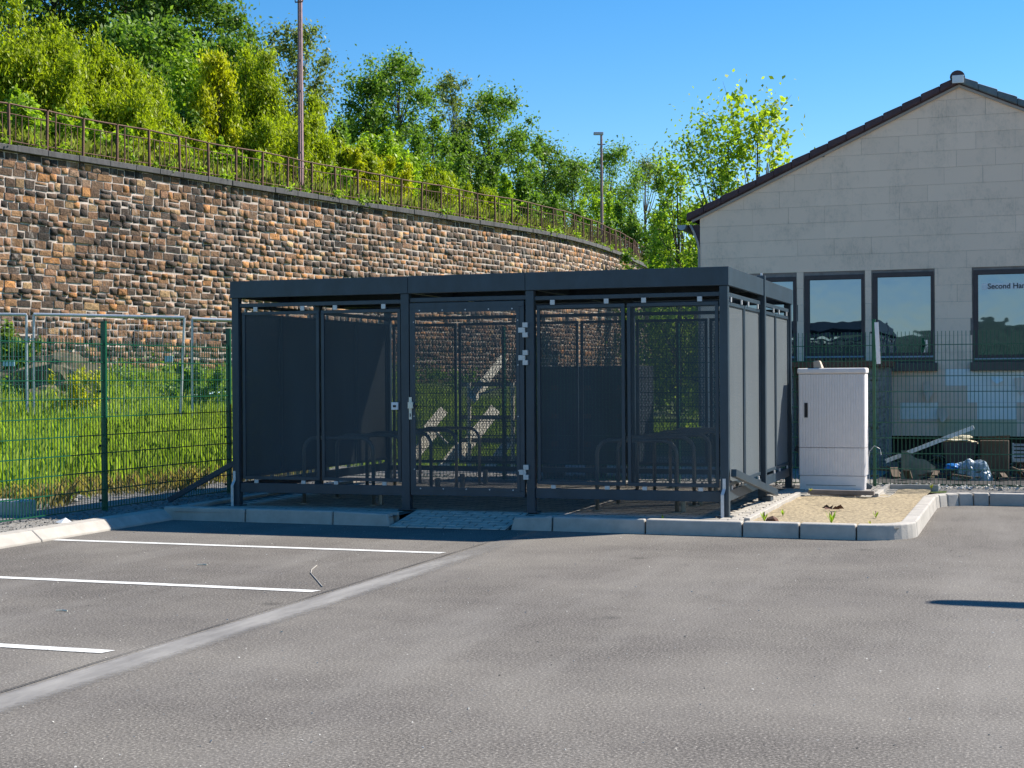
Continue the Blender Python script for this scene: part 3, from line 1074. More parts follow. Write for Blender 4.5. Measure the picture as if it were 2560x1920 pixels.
def fence_post(x, y, zb, root, H, ang):
    c_, s_ = math.cos(ang), math.sin(ang)

    def bx(mb, u0, u1, v0, v1, z0, z1):
        vs = [(x + u * c_ - v_ * s_, y + u * s_ + v_ * c_, z) for z in (z0, z1) for v_ in (v0, v1) for u in (u0, u1)]
        mb.add(vs, [(0, 2, 3, 1), (4, 5, 7, 6), (0, 1, 5, 4), (2, 6, 7, 3), (0, 4, 6, 2), (1, 3, 7, 5)])
    m = MB()
    bx(m, -.02, .02, -.03, .03, zb - .1, zb + H)
    po = m.build('post', M['green'], root, bevel=.003)
    cp = MB()
    bx(cp, -.022, .022, -.032, .032, zb + H, zb + H + .012)
    cp.build('post_cap', M['green'], po)
    for k in range(4):
        z = zb + .12 + k * (H - .28) / 3
        b = MB()
        bx(b, -.05, .05, .03, .046, z - .012, z + .012)
        b.build('clamp', M['black'], po)


fl_ = thing('mesh_fence', (-1.2, 1.0, .11), 'green double-rod mesh fence in front of the meadow on the left', 'fence')
LP = [(-1.34, -5.90), (-1.26, -3.32), (-1.18, -.73), (-1.10, 1.86), (-1.02, 4.45)]
for x, y in LP:
    fence_post(x, y, float(g_low(x, y)), fl_, 2.08, math.atan2(2.48, -.25))
for (p, q) in zip(LP[:-1], LP[1:]):
    fence_panel(p, q, float(g_low(*p)) - .02, fl_, 1.83 + .04)
fr_ = thing('mesh_fence', (4.06, 5.1, .11), 'green double-rod mesh fence behind the shelter and cabinet, by the house', 'fence')
RP = [-1.02, 1.45, 3.96, 6.56, 9.06, 11.56]
for x in RP[1:]:
    fence_post(x, 5.1, .10, fr_, 2.15, 0)
for a, b in zip(RP[:-1], RP[1:]):
    fence_panel((a, 5.06), (b, 5.06), .06, fr_, 2.0)
MB().bar((6.625, 5.02, 1.68), (6.60, 5.02, 2.22), .05, .012).build('white_strip', M['white'], fr_)
wire = MB().tube([(6.50, 5.03, .12), (6.49, 5.02, .45), (6.51, 5.0, .55), (6.57, 4.99, .62), (6.64, 5.0, .58), (6.655, 5.0, .50)], .004, 6).build('cable', M['white'], fr_)

# ------------------------------------------------------------------ house
hs_ = thing('house', (7.4, 10.2, 0), 'grey panel-clad gabled house with dark tiled roof and brown windows', 'house')
LY = 10.0
XL, XR, XA, ZA, ZE = 3.25, 11.55, 7.44, 6.12, 4.13
EAX, EBX = 3.10, 11.78
sl_ = (ZA - ZE) / (XA - EAX)


def roofz(x):
    return ZA - abs(x - XA) * sl_


def clip_poly(poly, f):
    out = []
    for i in range(len(poly)):
        p, q = poly[i], poly[(i + 1) % len(poly)]
        fp_, fq = f(p), f(q)
        if fp_ >= 0: out.append(p)
        if (fp_ >= 0) != (fq >= 0):
            t = fp_ / (fp_ - fq)
            out.append((p[0] + (q[0] - p[0]) * t, p[1] + (q[1] - p[1]) * t))
    return out


wall_poly = [(XL, .56), (XR, .56), (XR, roofz(XR)), (XA, ZA), (XL, roofz(XL))]
WINS = [(3.93, 4.84, 1.86, 3.17), (4.99, 5.94, 1.86, 3.18), (6.08, 7.03, 1.85, 3.195), (7.64, 9.05, 1.80, 3.195), (9.3, 10.4, 1.85, 3.2)]
# backing wall with real window openings: built as strips between the openings
bw = MB()
cuts = [XL] + [v_ for w_ in WINS for v_ in w_[:2]] + [XR]
for k in range(len(cuts) - 1):
    a, b = cuts[k], cuts[k + 1]
    if k % 2 == 0:
        bw.box(a, b, LY + .012, LY + .30, .56, 3.2)
    else:
        w_ = WINS[k // 2]
        bw.box(a, b, LY + .012, LY + .30, .56, w_[2])
        if w_[3] < 3.199: bw.box(a, b, LY + .012, LY + .30, w_[3], 3.2)
bw.prism([(XL, 3.2), (XR, 3.2), (XR, roofz(XR)), (XA, ZA), (XL, roofz(XL))], 'y', LY + .012, LY + .30)
bw.box(XL, XL + .3, LY + .302, LY + 12, .0, ZE - .05)
bw.box(XR - .3, XR, LY + .302, LY + 12, .0, ZE - .05)
bw.build('wall', M['greywood'], hs_)
MB().box(XL + .1, XR - .1, LY + .25, LY + .5, -.2, .555).build('plinth', M['soil'], hs_)  # near-black: shade of the recess below the wall put into the colour
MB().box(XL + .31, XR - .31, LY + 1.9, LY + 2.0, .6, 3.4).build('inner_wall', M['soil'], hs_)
PH, PW = .268, .592
row = 0
z0 = .56
special = {}
while z0 < 6.1:
    z1 = min(z0 + PH, 6.12)
    off = [0, .296, .148, .444][row % 4] if row % 3 else random.choice([0, .296, .2, .4])
    xj = XL - PW + off
    while xj < XR:
        a, b = max(xj, XL), min(xj + PW, 9.6)
        xj += PW
        if b - a < .05: continue
        ivs = [(a, b)]
        for w_ in WINS:
            if z1 > w_[2] - .1 and z0 < w_[3] + .0:
                nv = []
                for (p, q) in ivs:
                    if q <= w_[0] - .02 or p >= w_[1] + .02: nv.append((p, q)); continue
                    if p < w_[0] - .02: nv.append((p, w_[0] - .02))
                    if q > w_[1] + .02: nv.append((w_[1] + .02, q))
                ivs = nv
        for p, q in ivs:
            if q - p < .04: continue
            gx = random.choice((.0002, .0002, .0003, .0003, .0012, .0022))
            poly = [(p + gx, z0 + .0014), (q - gx, z0 + .0014), (q - gx, z1 - .0014), (p + gx, z1 - .0014)]
            poly = clip_poly(poly, lambda t: ZA - .01 + (t[0] - XA) * sl_ - t[1])
            poly = clip_poly(poly, lambda t: ZA - .01 - (t[0] - XA) * sl_ - t[1])
            if len(poly) < 3: continue
            area = abs(sum(poly[i][0] * poly[(i + 1) % len(poly)][1] - poly[(i + 1) % len(poly)][0] * poly[i][1] for i in range(len(poly)))) / 2
            if area < .004: continue
            mt = M['clad']
            mid = ((p + q) / 2, (z0 + z1) / 2)
            lab = None
            if z1 < 1.65 and mid[0] > 6.4:
                rw = round((z0 - .56) / PH)
                if (rw == 3 and mid[0] > 7.4) or (rw == 2 and mid[0] > 7.3) or (rw == 1 and (6.4 < mid[0] < 7.1 or 7.5 < mid[0] < 8.1)):
                    mt = M['cladnew']
                if rw == 0 and 6.9 < mid[0] < 8.0: mt = M['insul']
            if z1 < 1.75 and z1 > 1.55 and 3.9 < mid[0] < 7.1 and z0 > 1.58: continue
            d = random.uniform(-.0012, .0012)
            po = MB().prism(poly, 'y', LY - .004 + d, LY + .009 + d).build('cladding_panel', mt, hs_)
            if mt is M['cladnew']: po['label'] = 'pale unpainted replacement panel'
    z0 += PH
    row += 1
# torn scraps hanging off the low rows
for (x, z, w_, h_, rz) in ((6.86, 1.12, .17, .30, .25), (7.08, .78, .18, .22, -.3), (7.9, 1.40, .20, .10, .5), (8.25, 1.22, .2, .26, .2)):
    m = MB().add([(x, LY - .02, z + h_), (x + w_ * .6, LY - .05, z + h_ * 1.05), (x + w_, LY - .09, z + h_ * .5), (x + w_ * .45, LY - .12, z - h_ * .1), (x + w_ * .1, LY - .06, z + h_ * .45)], [(0, 1, 2, 3, 4)])
    po = m.build('torn_panel', M['cladnew'] if rz > .3 else M['clad'], hs_)
    sm = po.modifiers.new('thickness', 'SOLIDIFY'); sm.thickness = .006
# windows
for (a, b, c0, c1) in WINS:
    f = MB()
    w_ = .072
    yb0, yb1 = LY - .012, LY + .10
    f.box(a, b, yb0, yb1, c1 - w_, c1); f.box(a, b, yb0, yb1, c0, c0 + .05)
    f.box(a, a + w_, yb0, yb1, c0 + .05, c1 - w_); f.box(b - w_ * .6, b, yb0, yb1, c0 + .05, c1 - w_)
    fo = f.build('window', M['frame'], hs_, bevel=.004)
    MB().box(a + w_ - .01, b - w_ * .6 + .01, LY + .045, LY + .055, c0 + .04, c1 - w_ + .01).build('pane', M['glass'], fo)
    MB().box(a + .01, b - .01, LY - .03, LY + .02, c0 - .03, c0 - .002).build('sill_strip', M['zinc'], fo)
    MB().box(a - .05, b + .06, LY - .10, LY + .03, 1.60, 1.735).build('sill', M['sill'], fo, bevel=.006)
    if c0 - .03 > 1.74:
        MB().box(a, b, LY - .02, LY + .011, 1.738, c0 - .032).build('apron', M['frame'], fo)
    if a == 7.64:
        w4 = fo
sg = MB().box(7.765, 8.60, LY + .036, LY + .042, 2.885, 2.985).build('paper_sign', M['white'], w4)
fc = bpy.data.curves.new('sign_lettering', 'FONT')
fc.body = 'Second Hand'
fc.size = .118
fc.extrude = .0008
fc.offset = .0022
ft = bpy.data.objects.new('sign_lettering', fc)
C.objects.link(ft)
dg = bpy.context.evaluated_depsgraph_get()
dg.update()
me = bpy.data.meshes.new_from_object(ft.evaluated_get(dg))
bpy.data.objects.remove(ft)
lt = link('lettering', me, M['black'], (7.855, LY + .0345, 2.897), w4)
lt.rotation_euler = (math.pi / 2, 0, 0)
if lt.data.materials: lt.data.materials.clear()
lt.data.materials.append(M['black'])
# roof with verge tiles, ridge, soffit, gutter
rf = MB()
for sgn in (-1, 1):
    ex_ = EAX if sgn < 0 else EBX
    rf.prism([(XA, ZA + .03), (ex_, roofz(ex_) + .03), (ex_, roofz(ex_) + .13), (XA, ZA + .135)], 'y', LY - .06, LY + 12.2)
roof = rf.build('roof', M['tile'], hs_)
sf = MB()
for sgn in (-1, 1):
    ex_ = EAX + .02 if sgn < 0 else EBX - .02
    sf.prism([(XA, ZA - .012), (ex_, roofz(ex_) - .012), (ex_, roofz(ex_) + .028), (XA, ZA + .028)], 'y', LY - .05, LY + .011)
sf.build('verge_board', M['soffit'], roof)
ntile = 15
for sgn in (-1, 1):
    ex_ = EAX - .06 if sgn < 0 else EBX + .06
    for k in range(ntile):
        xa = XA + (ex_ - XA) * (k + .0) / ntile
        xb = XA + (ex_ - XA) * (k + 1.0) / ntile
        za, zb_ = roofz(xa), roofz(xb)
        h0, h1 = .045, .045
        pol = [(xa, za + h0), (xb, zb_ + h1), (xb, zb_ + .172), (xa, za + .150)]
        mt = M['tile']
        if sgn > 0 and k in (1, 2, 3, 4): mt = M['tileblue']
        if sgn > 0 and k == 0: mt = M['tileblue']
        MB().prism(pol, 'y', LY - .115, LY + .14).build('verge_tile', mt, roof, bevel=.018)
rp = []
for k in range(9):
    a = math.pi * k / 8
    rp.append((XA - .02 + .115 * math.cos(a), ZA + .13 + .105 * math.sin(a)))
MB().prism(rp, 'y', LY - .15, LY + 12).build('ridge_cap', M['tile'], roof)
MB().box(XA - .10, XA + .08, LY - .165, LY - .152, ZA + .03, ZA + .155).build('ridge_plate', M['white'], roof, bevel=.01)
gp = [(2.955 + .075 * math.cos(math.pi + math.pi * k / 8), 4.085 + .085 * math.sin(math.pi + math.pi * k / 8)) for k in range(9)]
MB().prism(gp, 'y', LY - .10, LY + 12).build('gutter', M['zinc'], roof)
MB().prism([(3.04, 4.09), (XL, 3.70), (XL, 4.09)], 'y', LY + .015, LY + 12).build('eave_box', M['tile'], roof)
MB().tube([(3.085, LY - .012, 4.09), (3.14, LY - .012, 3.98), (3.215, LY - .012, 3.78), (3.232, LY - .012, 3.66), (3.232, LY - .012, .7)], .02, 8).build('corner_trim', M['soffit'], hs_, smooth=True)

# low outbuilding in front of the house with a rusty slab edge
an = thing('cellar_porch', (5.6, 8.9, 0), 'low concrete cellar porch with rusty slab roof in front of the house', 'porch')
MB().box(4.7, 6.46, 8.45, 9.7, 1.665, 1.755).build('slab_roof', M['rust'], an, bevel=.008)
MB().box(6.10, 6.40, 8.55, 9.65, .0, 1.662).build('side_wall', M['gravel'], an)
MB().box(4.75, 5.0, 8.55, 9.65, .0, 1.662).build('side_wall', M['gravel'], an)
MB().box(5.0, 6.1, 9.3, 9.6, .0, 1.662).build('back_wall', M['soil'], an)
for k in range(3):
    MB().box(5.2 + k * .3, 5.45 + k * .3, 8.7, 8.95, 1.758, 1.80).build('loose_slate', M['rust'], an)

# ------------------------------------------------------------------ junk below the house wall


def blob(name, c, size, mat, parent, seed, n=14, squash=1.0, spiky=.25):
    r2 = np.random.default_rng(seed)
    bm = bmesh.new()
    bmesh.ops.create_icosphere(bm, subdivisions=4, radius=1)
    offs = r2.normal(size=(8, 3))
    for v_ in bm.verts:
        d = 1 + spiky * sum(math.sin(3.1 * v_.co.dot(Vector(o)) + k) for k, o in enumerate(offs)) / 4 + spiky * .22 * sum(abs(math.sin(7.3 * v_.co.dot(Vector(o)) + 2 * k)) for k, o in enumerate(offs[:4]))  - spiky * .5
        v_.co = Vector((v_.co.x * size[0] * d, v_.co.y * size[1] * d, max(-size[2] * .98, v_.co.z * size[2] * d)))
    me = bpy.data.meshes.new(name)
    bm.to_mesh(me)
    bm.free()
    return link(name, me, mat, c, parent, False)


ys_ = MB().add([(6.5, 5.36, .115), (13, 5.36, .115), (13, 10.24, .115), (6.5, 10.24, .115)], [(0, 1, 2, 3)]).build('yard_shade_sheet', M['soil'])  # dark sheet added over the ground, painting in the shadow below the wall
tag(ys_, kind='structure')
db = MB()
rj = random.Random(8)
for _ in range(150):
    x, y = rj.uniform(6.6, 9.4), rj.uniform(5.9, 9.6)
    a, l = rj.uniform(0, 6.28), rj.uniform(.06, .32)
    z = .12 + rj.uniform(0, .16) * (1 if y > 6.6 else .4)
    db.bar((x, y, z), (x + l * math.cos(a), y + l * math.sin(a), z + rj.uniform(0, .12)), rj.uniform(.02, .12), rj.uniform(.008, .03))
tag(db.build('debris', M['cardboard'], fix=False), 'dark broken scraps strewn under the low edge of the house wall', 'debris', kind='stuff')
t = thing('white_profile', (7.15, 6.4, .3), 'long white plastic bar leaning across the rubbish under the house wall', 'bar')
MB().bar((6.58, 6.5, .34), (7.74, 6.5, .81), .05, .055).build('bar_body', M['white'], t)
MB().bar((7.745, 6.5, .812), (7.752, 6.5, .815), .056, .062).build('bar_cap', M['galv'], t)
t = thing('foil_bag', (7.75, 6.3, .05), 'crumpled blue-grey foil bag behind the right fence', 'bag')
blob('bag_body', (7.72, 6.3, .16), (.24, .16, .22), M['bag'], t, 3)
blob('bag_fold', (7.86, 6.2, .10), (.13, .12, .17), M['bag'], t, 5)
blob('blue_lining', (7.50, 6.25, .28), (.11, .09, .045), M['blue'], t, 8)
t = thing('cloth', (6.95, 6.4, .1), 'dirty beige cloth draped over junk beside the foil bag', 'cloth')
cl = MB()
for i in range(9):
    for j in range(9):
        u, v_ = i / 8, j / 8
        cl.v.append((6.80 + .45 * u, 6.35 - .12 * v_ + .03 * math.sin(7 * u + 3 * v_), .50 - .20 * u - .42 * v_ * (1 - .65 * u) + .02 * math.sin(11 * u)))
for i in range(8):
    for j in range(8):
        cl.f.append((i * 9 + j, i * 9 + j + 1, (i + 1) * 9 + j + 1, (i + 1) * 9 + j))
co = cl.build('cloth_sheet', M['cloth'], t, smooth=True)
t = thing('tub', (7.55, 6.9, .3), 'black tub full of yellowish scraps under the white bar', 'tub')
MB().prism([(7.37, .32), (7.73, .32), (7.79, .60), (7.33, .60)], 'y', 6.75, 7.1).build('tub_body', M['black'], t)
blob('scraps', (7.56, 6.92, .62), (.19, .12, .06), M['insul'], t, 4, spiky=.5)
t = thing('cardboard_box', (8.0, 7.0, .2), 'damp brown cardboard box behind the foil bag', 'box')
MB().box(7.82, 8.2, 6.9, 7.3, .05, .62).build('box_body', M['cardboard'], t, bevel=.01)
MB().add([(7.82, 6.9, .622), (8.2, 6.9, .622), (8.22, 6.75, .70), (7.80, 6.76, .68)], [(0, 1, 2, 3)]).build('box_flap', M['cardboard'], t)
t = thing('plastic_crate', (8.42, 6.7, .2), 'pale grey slatted plastic crate at the right edge by the cardboard box', 'crate')
for k in range(5):
    MB().box(8.24, 8.75, 6.6, 6.615, .36 + k * .05, .39 + k * .05).build('slat', M['zinc'], t)
for x in (8.24, 8.48, 8.72):
    MB().box(x, x + .03, 6.617, 6.632, .34, .60).build('rib', M['zinc'], t)
MB().box(8.25, 8.75, 6.64, 6.9, .34, .36).build('crate_floor', M['zinc'], t)
t = thing('tool_handle', (7.2, 6.2, .1), 'thin red-brown stick lying left of the foil bag', 'stick')
MB().tube([(7.05, 6.2, .17), (7.42, 6.2, .20)], .011, 6).build('stick_shaft', M['rust'], t)
MB().tube([(7.03, 6.2, .168), (7.05, 6.2, .17)], .016, 6).build('stick_end', M['rust'], t)

# ------------------------------------------------------------------ things seen through the shelter
t = thing('dark_container', (2.55, 6.0, .1), 'dark steel storage box with riveted front behind the shelter', 'container')
MB().box(1.825, 3.28, 5.52, 6.5, .30, 1.69).build('container_body', M['darkbox'], t, bevel=.01)
for k in range(3):
    MB().box(1.85 + k * .48, 2.30 + k * .48, 5.505, 5.518, .34, 1.65).build('front_panel', M['darkbox'], t)
    for z in (.55, .95, 1.35):
        MB().box(2.03 + k * .48, 2.13 + k * .48, 5.49, 5.504, z, z + .07).build('rivet_plate', M['rust'], t)
for x in (1.86, 2.5, 3.1):
    MB().box(x, x + .1, 5.6, 6.4, .08, .30).build('skid', M['greywood'], t)
planks = [((.49, 7.0, 1.50), (.80, 7.05, 1.86), .10), ((.24, 7.0, 1.20), (.45, 7.05, 1.50), .13), ((.02, 7.0, .30), (.46, 7.02, 1.02), .15),
          ((.52, 6.95, .10), (.80, 7.0, .55), .11), ((-.50, 7.0, .72), (-.30, 7.0, 1.02), .12), ((-.74, 7.0, .30), (-.52, 7.0, .72), .13), ((-.24, 6.9, .10), (-.06, 6.95, .46), .11)]
desc = ['topmost slanting pale board', 'second slanting pale board below the top one', 'long slanting pale board in the middle', 'low slanting pale board at the right', 'short slanting pale board at the upper left', 'leaning pale board at the far left', 'lowest pale board near the ground']
for (a, b, w), ds in zip(planks, desc):
    dz = b[2] - a[2]
    b = (a[0] + .157 * dz, a[1] + 2.0 * dz, b[2])
    o = MB().bar(a, b, w * 1.3, .03, up=(.71, -.36, .61)).build('board', M['wood'])
    tag(o, ds + ' of the timber pile behind the shelter door', 'board', 'boards of the timber pile')
t = thing('timber_rack', (.5, 7.1, .1), 'rough timber frame carrying the pile of boards behind the door', 'rack')
for x in (.14, .86, 1.02):
    MB().box(x, x + .05, 7.10, 7.15, .05, 1.46).build('upright', M['wood'], t)
for z in (.24, .52, .88, 1.40):
    MB().box(.0, 1.1, 7.17, 7.22, z, z + .07).build('crossbar', M['greywood'], t)
MB().bar((.30, 7.24, 1.28), (.90, 7.24, 1.46), .035).build('stay', M['wood'], t)
MB().bar((-.55, 7.24, .78), (-.25, 7.24, .50), .03).build('stay', M['wood'], t)

# ------------------------------------------------------------------ retaining wall of rough stone
sw = thing('stone_wall', (-13.5, 28, 1.2), 'tall retaining wall of rough brown and sooty stones along the meadow', 'wall')
S0, S1 = 4.0, WL[-1] - 2
ZB0, ZT0 = 1.2, WTOP - .17
bk = MB()
ks = np.linspace(S0, S1, 90)
for s in ks:
    x, y, nx_, ny_ = wpt(s)
    bk.v += [(x, y, ZB0), (x, y, ZT0), (x - .7 * nx_, y - .7 * ny_, ZT0), (x - .7 * nx_, y - .7 * ny_, ZB0)]
for k in range(len(ks) - 1):
    q = 4 * k
    bk.f += [(q + i, q + (i + 1) % 4, q + 4 + (i + 1) % 4, q + 4 + i) for i in range(4)]
bk.build('mortar', M['mortar'], sw)
PAL = np.array([(.060, .048, .042), (.110, .082, .064), (.19, .125, .080), (.31, .185, .100), (.45, .265, .125), (.58, .29, .095), (.50, .35, .18), (.37, .215, .125), (.28, .195, .135), (.58, .41, .21)])
PP = np.array([.12, .16, .20, .18, .10, .055, .05, .10, .06, .005])
stones = []
z = ZB0
rowi = 0
while z < ZT0 - .05:
    h = random.choice([.14, .16, .18, .20, .23])
    if z > ZT0 - 1.6: h *= 1.12
    if z + h > ZT0 - .06: h = ZT0 - z
    s = S0 + random.uniform(0, .4)
    tone = random.uniform(-.12, .12)
    while s < S1 - .5:
        near = np.clip((60 - s) / 40, 0, 1)
        w = random.uniform(.15, .36) * (1 + .22 * near)
        if random.random() < .10: w *= 1.5
        hh = h
        dz = random.uniform(-.025, .025)
        if h > .25 and w > .3 and random.random() < .22:      # two thin stones in place of one
            q = random.uniform(.4, .6)
            stones.append((s, w, z + dz, h * q, rowi)); stones.append((s, w, z + dz + h * q, h * (1 - q), rowi))
        else:
            stones.append((s, w, z + dz, hh, rowi))
        s += w
    z += h
    rowi += 1


def stone_geo(s, w, z, h):
    g = .013
    x, y, nx_, ny_ = wpt(s + w / 2)
    tx, ty = -ny_, nx_
    hw, vs = w / 2 - g, []
    out = random.uniform(.010, .034) if random.random() > .10 else random.uniform(.04, .075)
    far = min(1, max(0, (s - 22) / 18))
    out *= 1 - .72 * far
    jit = lambda k: random.uniform(-k, k)
    c4 = [(-hw, g), (hw, g), (hw, h - g), (-hw, h - g)]
    c4 = [(a + jit(.012), b + jit(.012)) for a, b in c4]
    for a, b in c4: vs.append((x + tx * a - nx_ * .03, y + ty * a - ny_ * .03, z + b))
    for a, b in c4:
        k = .94 + .03 * far + jit(.04 - .025 * far)
        a2, b2 = a * k + jit(.01), h / 2 + (b - h / 2) * k
        o_ = out * random.uniform(.45, 1.0)
        vs.append((x + tx * a2 + nx_ * o_, y + ty * a2 + ny_ * o_, z + b2))
    a2, b2 = jit(w * .12), h / 2 + jit(h * .12)
    o_ = out * random.uniform(.9, 1.35 - .3 * far)
    vs.append((x + tx * a2 + nx_ * o_, y + ty * a2 + ny_ * o_, z + b2))
    fs = [(i, (i + 1) % 4, (i + 1) % 4 + 4, i + 4) for i in range(4)] + [(4 + i, 4 + (i + 1) % 4, 8) for i in range(4)]
    col = PAL[rng.choice(len(PAL), p=PP / PP.sum())] * random.uniform(.7, 1.1)
    col = col * .9 + col.mean() * .1
    col = col * np.array([1.10, .97, .86])
    return vs, fs, col


def depth_of(s): 
    x, y, _, _ = wpt(s)
    return (Vector((x, y, 0)) - Vector((CAM.x, CAM.y, 0))).dot(FWD)


def in_view(s, z):
    x, y, _, _ = wpt(s)
    d = Vector((x, y, z)) - CAM
    dep = d.dot(FWD)
    u = 1280 + 3757 * d.dot(RGT) / dep
    v_ = 948 - 3757 * d.z / dep
    return u > -20 and v_ < (905 if u < 560 else 700) , dep


order = []
for i, st in enumerate(stones):
    vis, dep = in_view(st[0] + st[1] / 2, st[2])
    order.append((0 if vis else 1, dep / math.sqrt(st[1] * st[3]), i))
order.sort()
single = set(i for _, _, i in order[:298])
sv, sq, sc_ = [], [], []
tri_v, tri_f, tri_c = [], [], []
for i, st in enumerate(stones):
    vs, fs, col = stone_geo(*st[:4])
    if i in single:
        me_ = MB().add(vs, fs)
        c = Vector(np.mean(np.array(vs), axis=0))
        me2 = bpy.data.meshes.new('stone')
        me2.from_pydata([tuple(Vector(p) - c) for p in vs], [], fs)
        ca = me2.color_attributes.new('tint', 'FLOAT_COLOR', 'POINT')
        ca.data.foreach_set('color', np.tile(np.r_[col, 1.0], len(vs)).astype(np.float32))
        link('stone', me2, M['stone'], c, sw)
    else:
        n0 = len(tri_v)
        tri_v += vs
        for f in fs:
            if len(f) == 4: tri_f += [(f[0] + n0, f[1] + n0, f[2] + n0), (f[0] + n0, f[2] + n0, f[3] + n0)]
            else: tri_f.append(tuple(k + n0 for k in f))
        tri_c += [col] * len(vs)
so = link('stonework', np_mesh('stonework', tri_v, tri_f, np.array(tri_c)), M['stone'], (0, 0, 0), sw)
so['kind'] = 'stuff'
s = S0
while s < S1 - 1:
    L = random.uniform(.9, 1.15)
    x0, y0, nx_, ny_ = wpt(s + .006)
    x1, y1, n2x, n2y = wpt(s + L - .006)
    dz = random.uniform(-.012, .012)
    f0 = .13 + random.uniform(-.015, .015)
    vs = []
    for (x, y, a, b) in ((x0, y0, nx_, ny_), (x1, y1, n2x, n2y)):
        for o_, zz in ((f0, WTOP - .165), (f0, WTOP + dz), (-.55, WTOP + dz), (-.55, WTOP - .165)):
            vs.append((x + a * o_, y + b * o_, zz))
    MB().add(vs, [(0, 1, 2, 3), (7, 6, 5, 4)] + [(i, i + 4, (i + 1) % 4 + 4, (i + 1) % 4) for i in range(4)]).build('coping_slab', M['coping'], sw, bevel=.015)
    s += L

# ------------------------------------------------------------------ rusty railing on the wall
rl = thing('railing', (-13.5, 28, WTOP), 'rusty iron railing running along the top of the stone wall', 'railing')
RS0, RS1 = S0 + 4, S1 - 2
nb = int((RS1 - RS0) / 1.22)


def rpt(s, z):
    x, y, a, b = wpt(s)
    lean = .10 * math.sin(s * .8) * (.3 if s < 58 else 1.2)
    return Vector((x - a * .16 + a * lean * z, y - b * .16 + b * lean * z, WTOP + z))


def rail_h(s): return 1.06 + .02 * math.sin(s * 1.3) - (.16 * math.exp(-((s - 66) / 2.2) ** 2))


for k in range(nb + 1):
    s = RS0 + k * 1.22
    MB().bar(rpt(s, -.02), rpt(s, rail_h(s)), .06, .05).build('post', M['rust'], rl)
    if k % 2:
        MB().bar(rpt(s + .28, 0), rpt(s + .28, rail_h(s) - .03), .03, .03).build('strut', M['rust'], rl)
for fr, w in ((1.0, .05), (.77, .028), (.13, .03)):
    for k in range(nb):
        s = RS0 + k * 1.22
        a, b = rpt(s + .03, rail_h(s) * fr), rpt(s + 1.19, rail_h(s + 1.22) * fr)
        mid = (a + b) / 2 - Vector((0, 0, random.uniform(0, .015)))
        MB().tube([a, mid, b], w / 2, 5).build('rail', M['rust'], rl)
for k in range(nb):
    s = RS0 + k * 1.22
    for q in range(1, 6):
        ss = s + q * 1.22 / 6
        if k % 2 and abs(ss - s - .28) < .08: continue
        if random.random() < .04: continue
        MB().bar(rpt(ss, rail_h(s) * .13), rpt(ss + random.uniform(-.015, .015), rail_h(s) * .77), .016, .016).build('bar', M['rust'], rl)

# ------------------------------------------------------------------ masts
p = at_depth(753, 474, 49.0)
t = thing('mast', (p.x, p.y, WTOP), 'tall rust-red steel mast with crossarm rising behind the railing', 'mast')
for dx in (-.052, .052):
    m = MB()
    for a0, a1, b0, b1 in ((-.022, .022, -.06, -.052), (-.022, -.014, -.052, .06), (.014, .022, -.052, .06)):
        vs = []
        for zz, k in ((WTOP - .1, 1.0), (16.5, .72)):
            cx_ = p.x + dx * k
            for yv in (b0, b1):
                for xv in (a0, a1): vs.append((cx_ + xv, p.y + yv * k, zz))
        m.add(vs, [(0, 2, 3, 1), (4, 5, 7, 6), (0, 1, 5, 4), (2, 6, 7, 3), (0, 4, 6, 2), (1, 3, 7, 5)])
    m.build('channel', M['mast'], t)
for k in range(9):
    z = 7.9 + k * 1.0
    kk = 1 - .28 * (z - 7.4) / 9.1
    MB().box(p.x - .074 * kk, p.x + .074 * kk, p.y - .078 * kk, p.y - .064 * kk, z, z + .06).build('batten_plate', M['mast'], t)
za = at_depth(753, 6, 49.0).z
MB().box(p.x - .14, p.x + .14, p.y - .08, p.y - .06, za - .02, za + .02).build('crossarm', M['rust'], t)
for dx in (-.14, .14):
    MB().box(p.x + dx - .012, p.x + dx + .012, p.y - .08, p.y - .055, za + .02, za + .07).build('insulator_pin', M['rust'], t)
p = at_depth(1505, 628, 70.0)
t = thing('street_lamp', (p.x, p.y, WTOP), 'slim street lamp with a flat head behind the railing before the trees', 'street lamp')
zt = at_depth(1505, 336, 70.0).z
MB().tube([(p.x, p.y, WTOP - .2), (p.x, p.y, zt)], [.085, .055], 8).build('pole', M['mast'], t)
MB().tube([(p.x, p.y, zt - .55), (p.x, p.y, zt - .05)], .05, 8).build('pole_top', M['lamp'], t)
e = RGT
zc_ = at_depth(1505, 361, 70.0).z
MB().bar(Vector((p.x, p.y, zc_)) - e * .19, Vector((p.x, p.y, zc_)) + e * .19, .04, .04).build('crossarm', M['rust'], t)
MB().bar(Vector((p.x, p.y, zt + .04)) - e * .36, Vector((p.x, p.y, zt + .04)) + e * .10, .20, .13).build('lamp_head', M['lamp'], t, bevel=.02)
# car-park lamp outside the frame: its head throws the shadow on the asphalt at the right
t = thing('car_park_lamp', (14.2, -1.34, 0), 'car park lamp to the right whose arm throws the shadow on the asphalt', 'street lamp')
MB().tube([(14.2, -1.34, 0), (14.2, -1.34, 4.5)], [.07, .045], 10).build('pole', M['galv'], t)
MB().tube([(14.2, -1.34, 4.5), (12.6, -1.34, 4.5), (12.0, -1.34, 4.5)], .06, 8).build('arm', M['galv'], t)
MB().prism([(11.25, -1.40), (11.40, -1.44), (12.1, -1.47), (12.1, -1.21), (11.40, -1.24), (11.25, -1.28)], 'z', 4.46, 4.56).build('lamp_head', M['galv'], t)

# ------------------------------------------------------------------ trees and shrubs


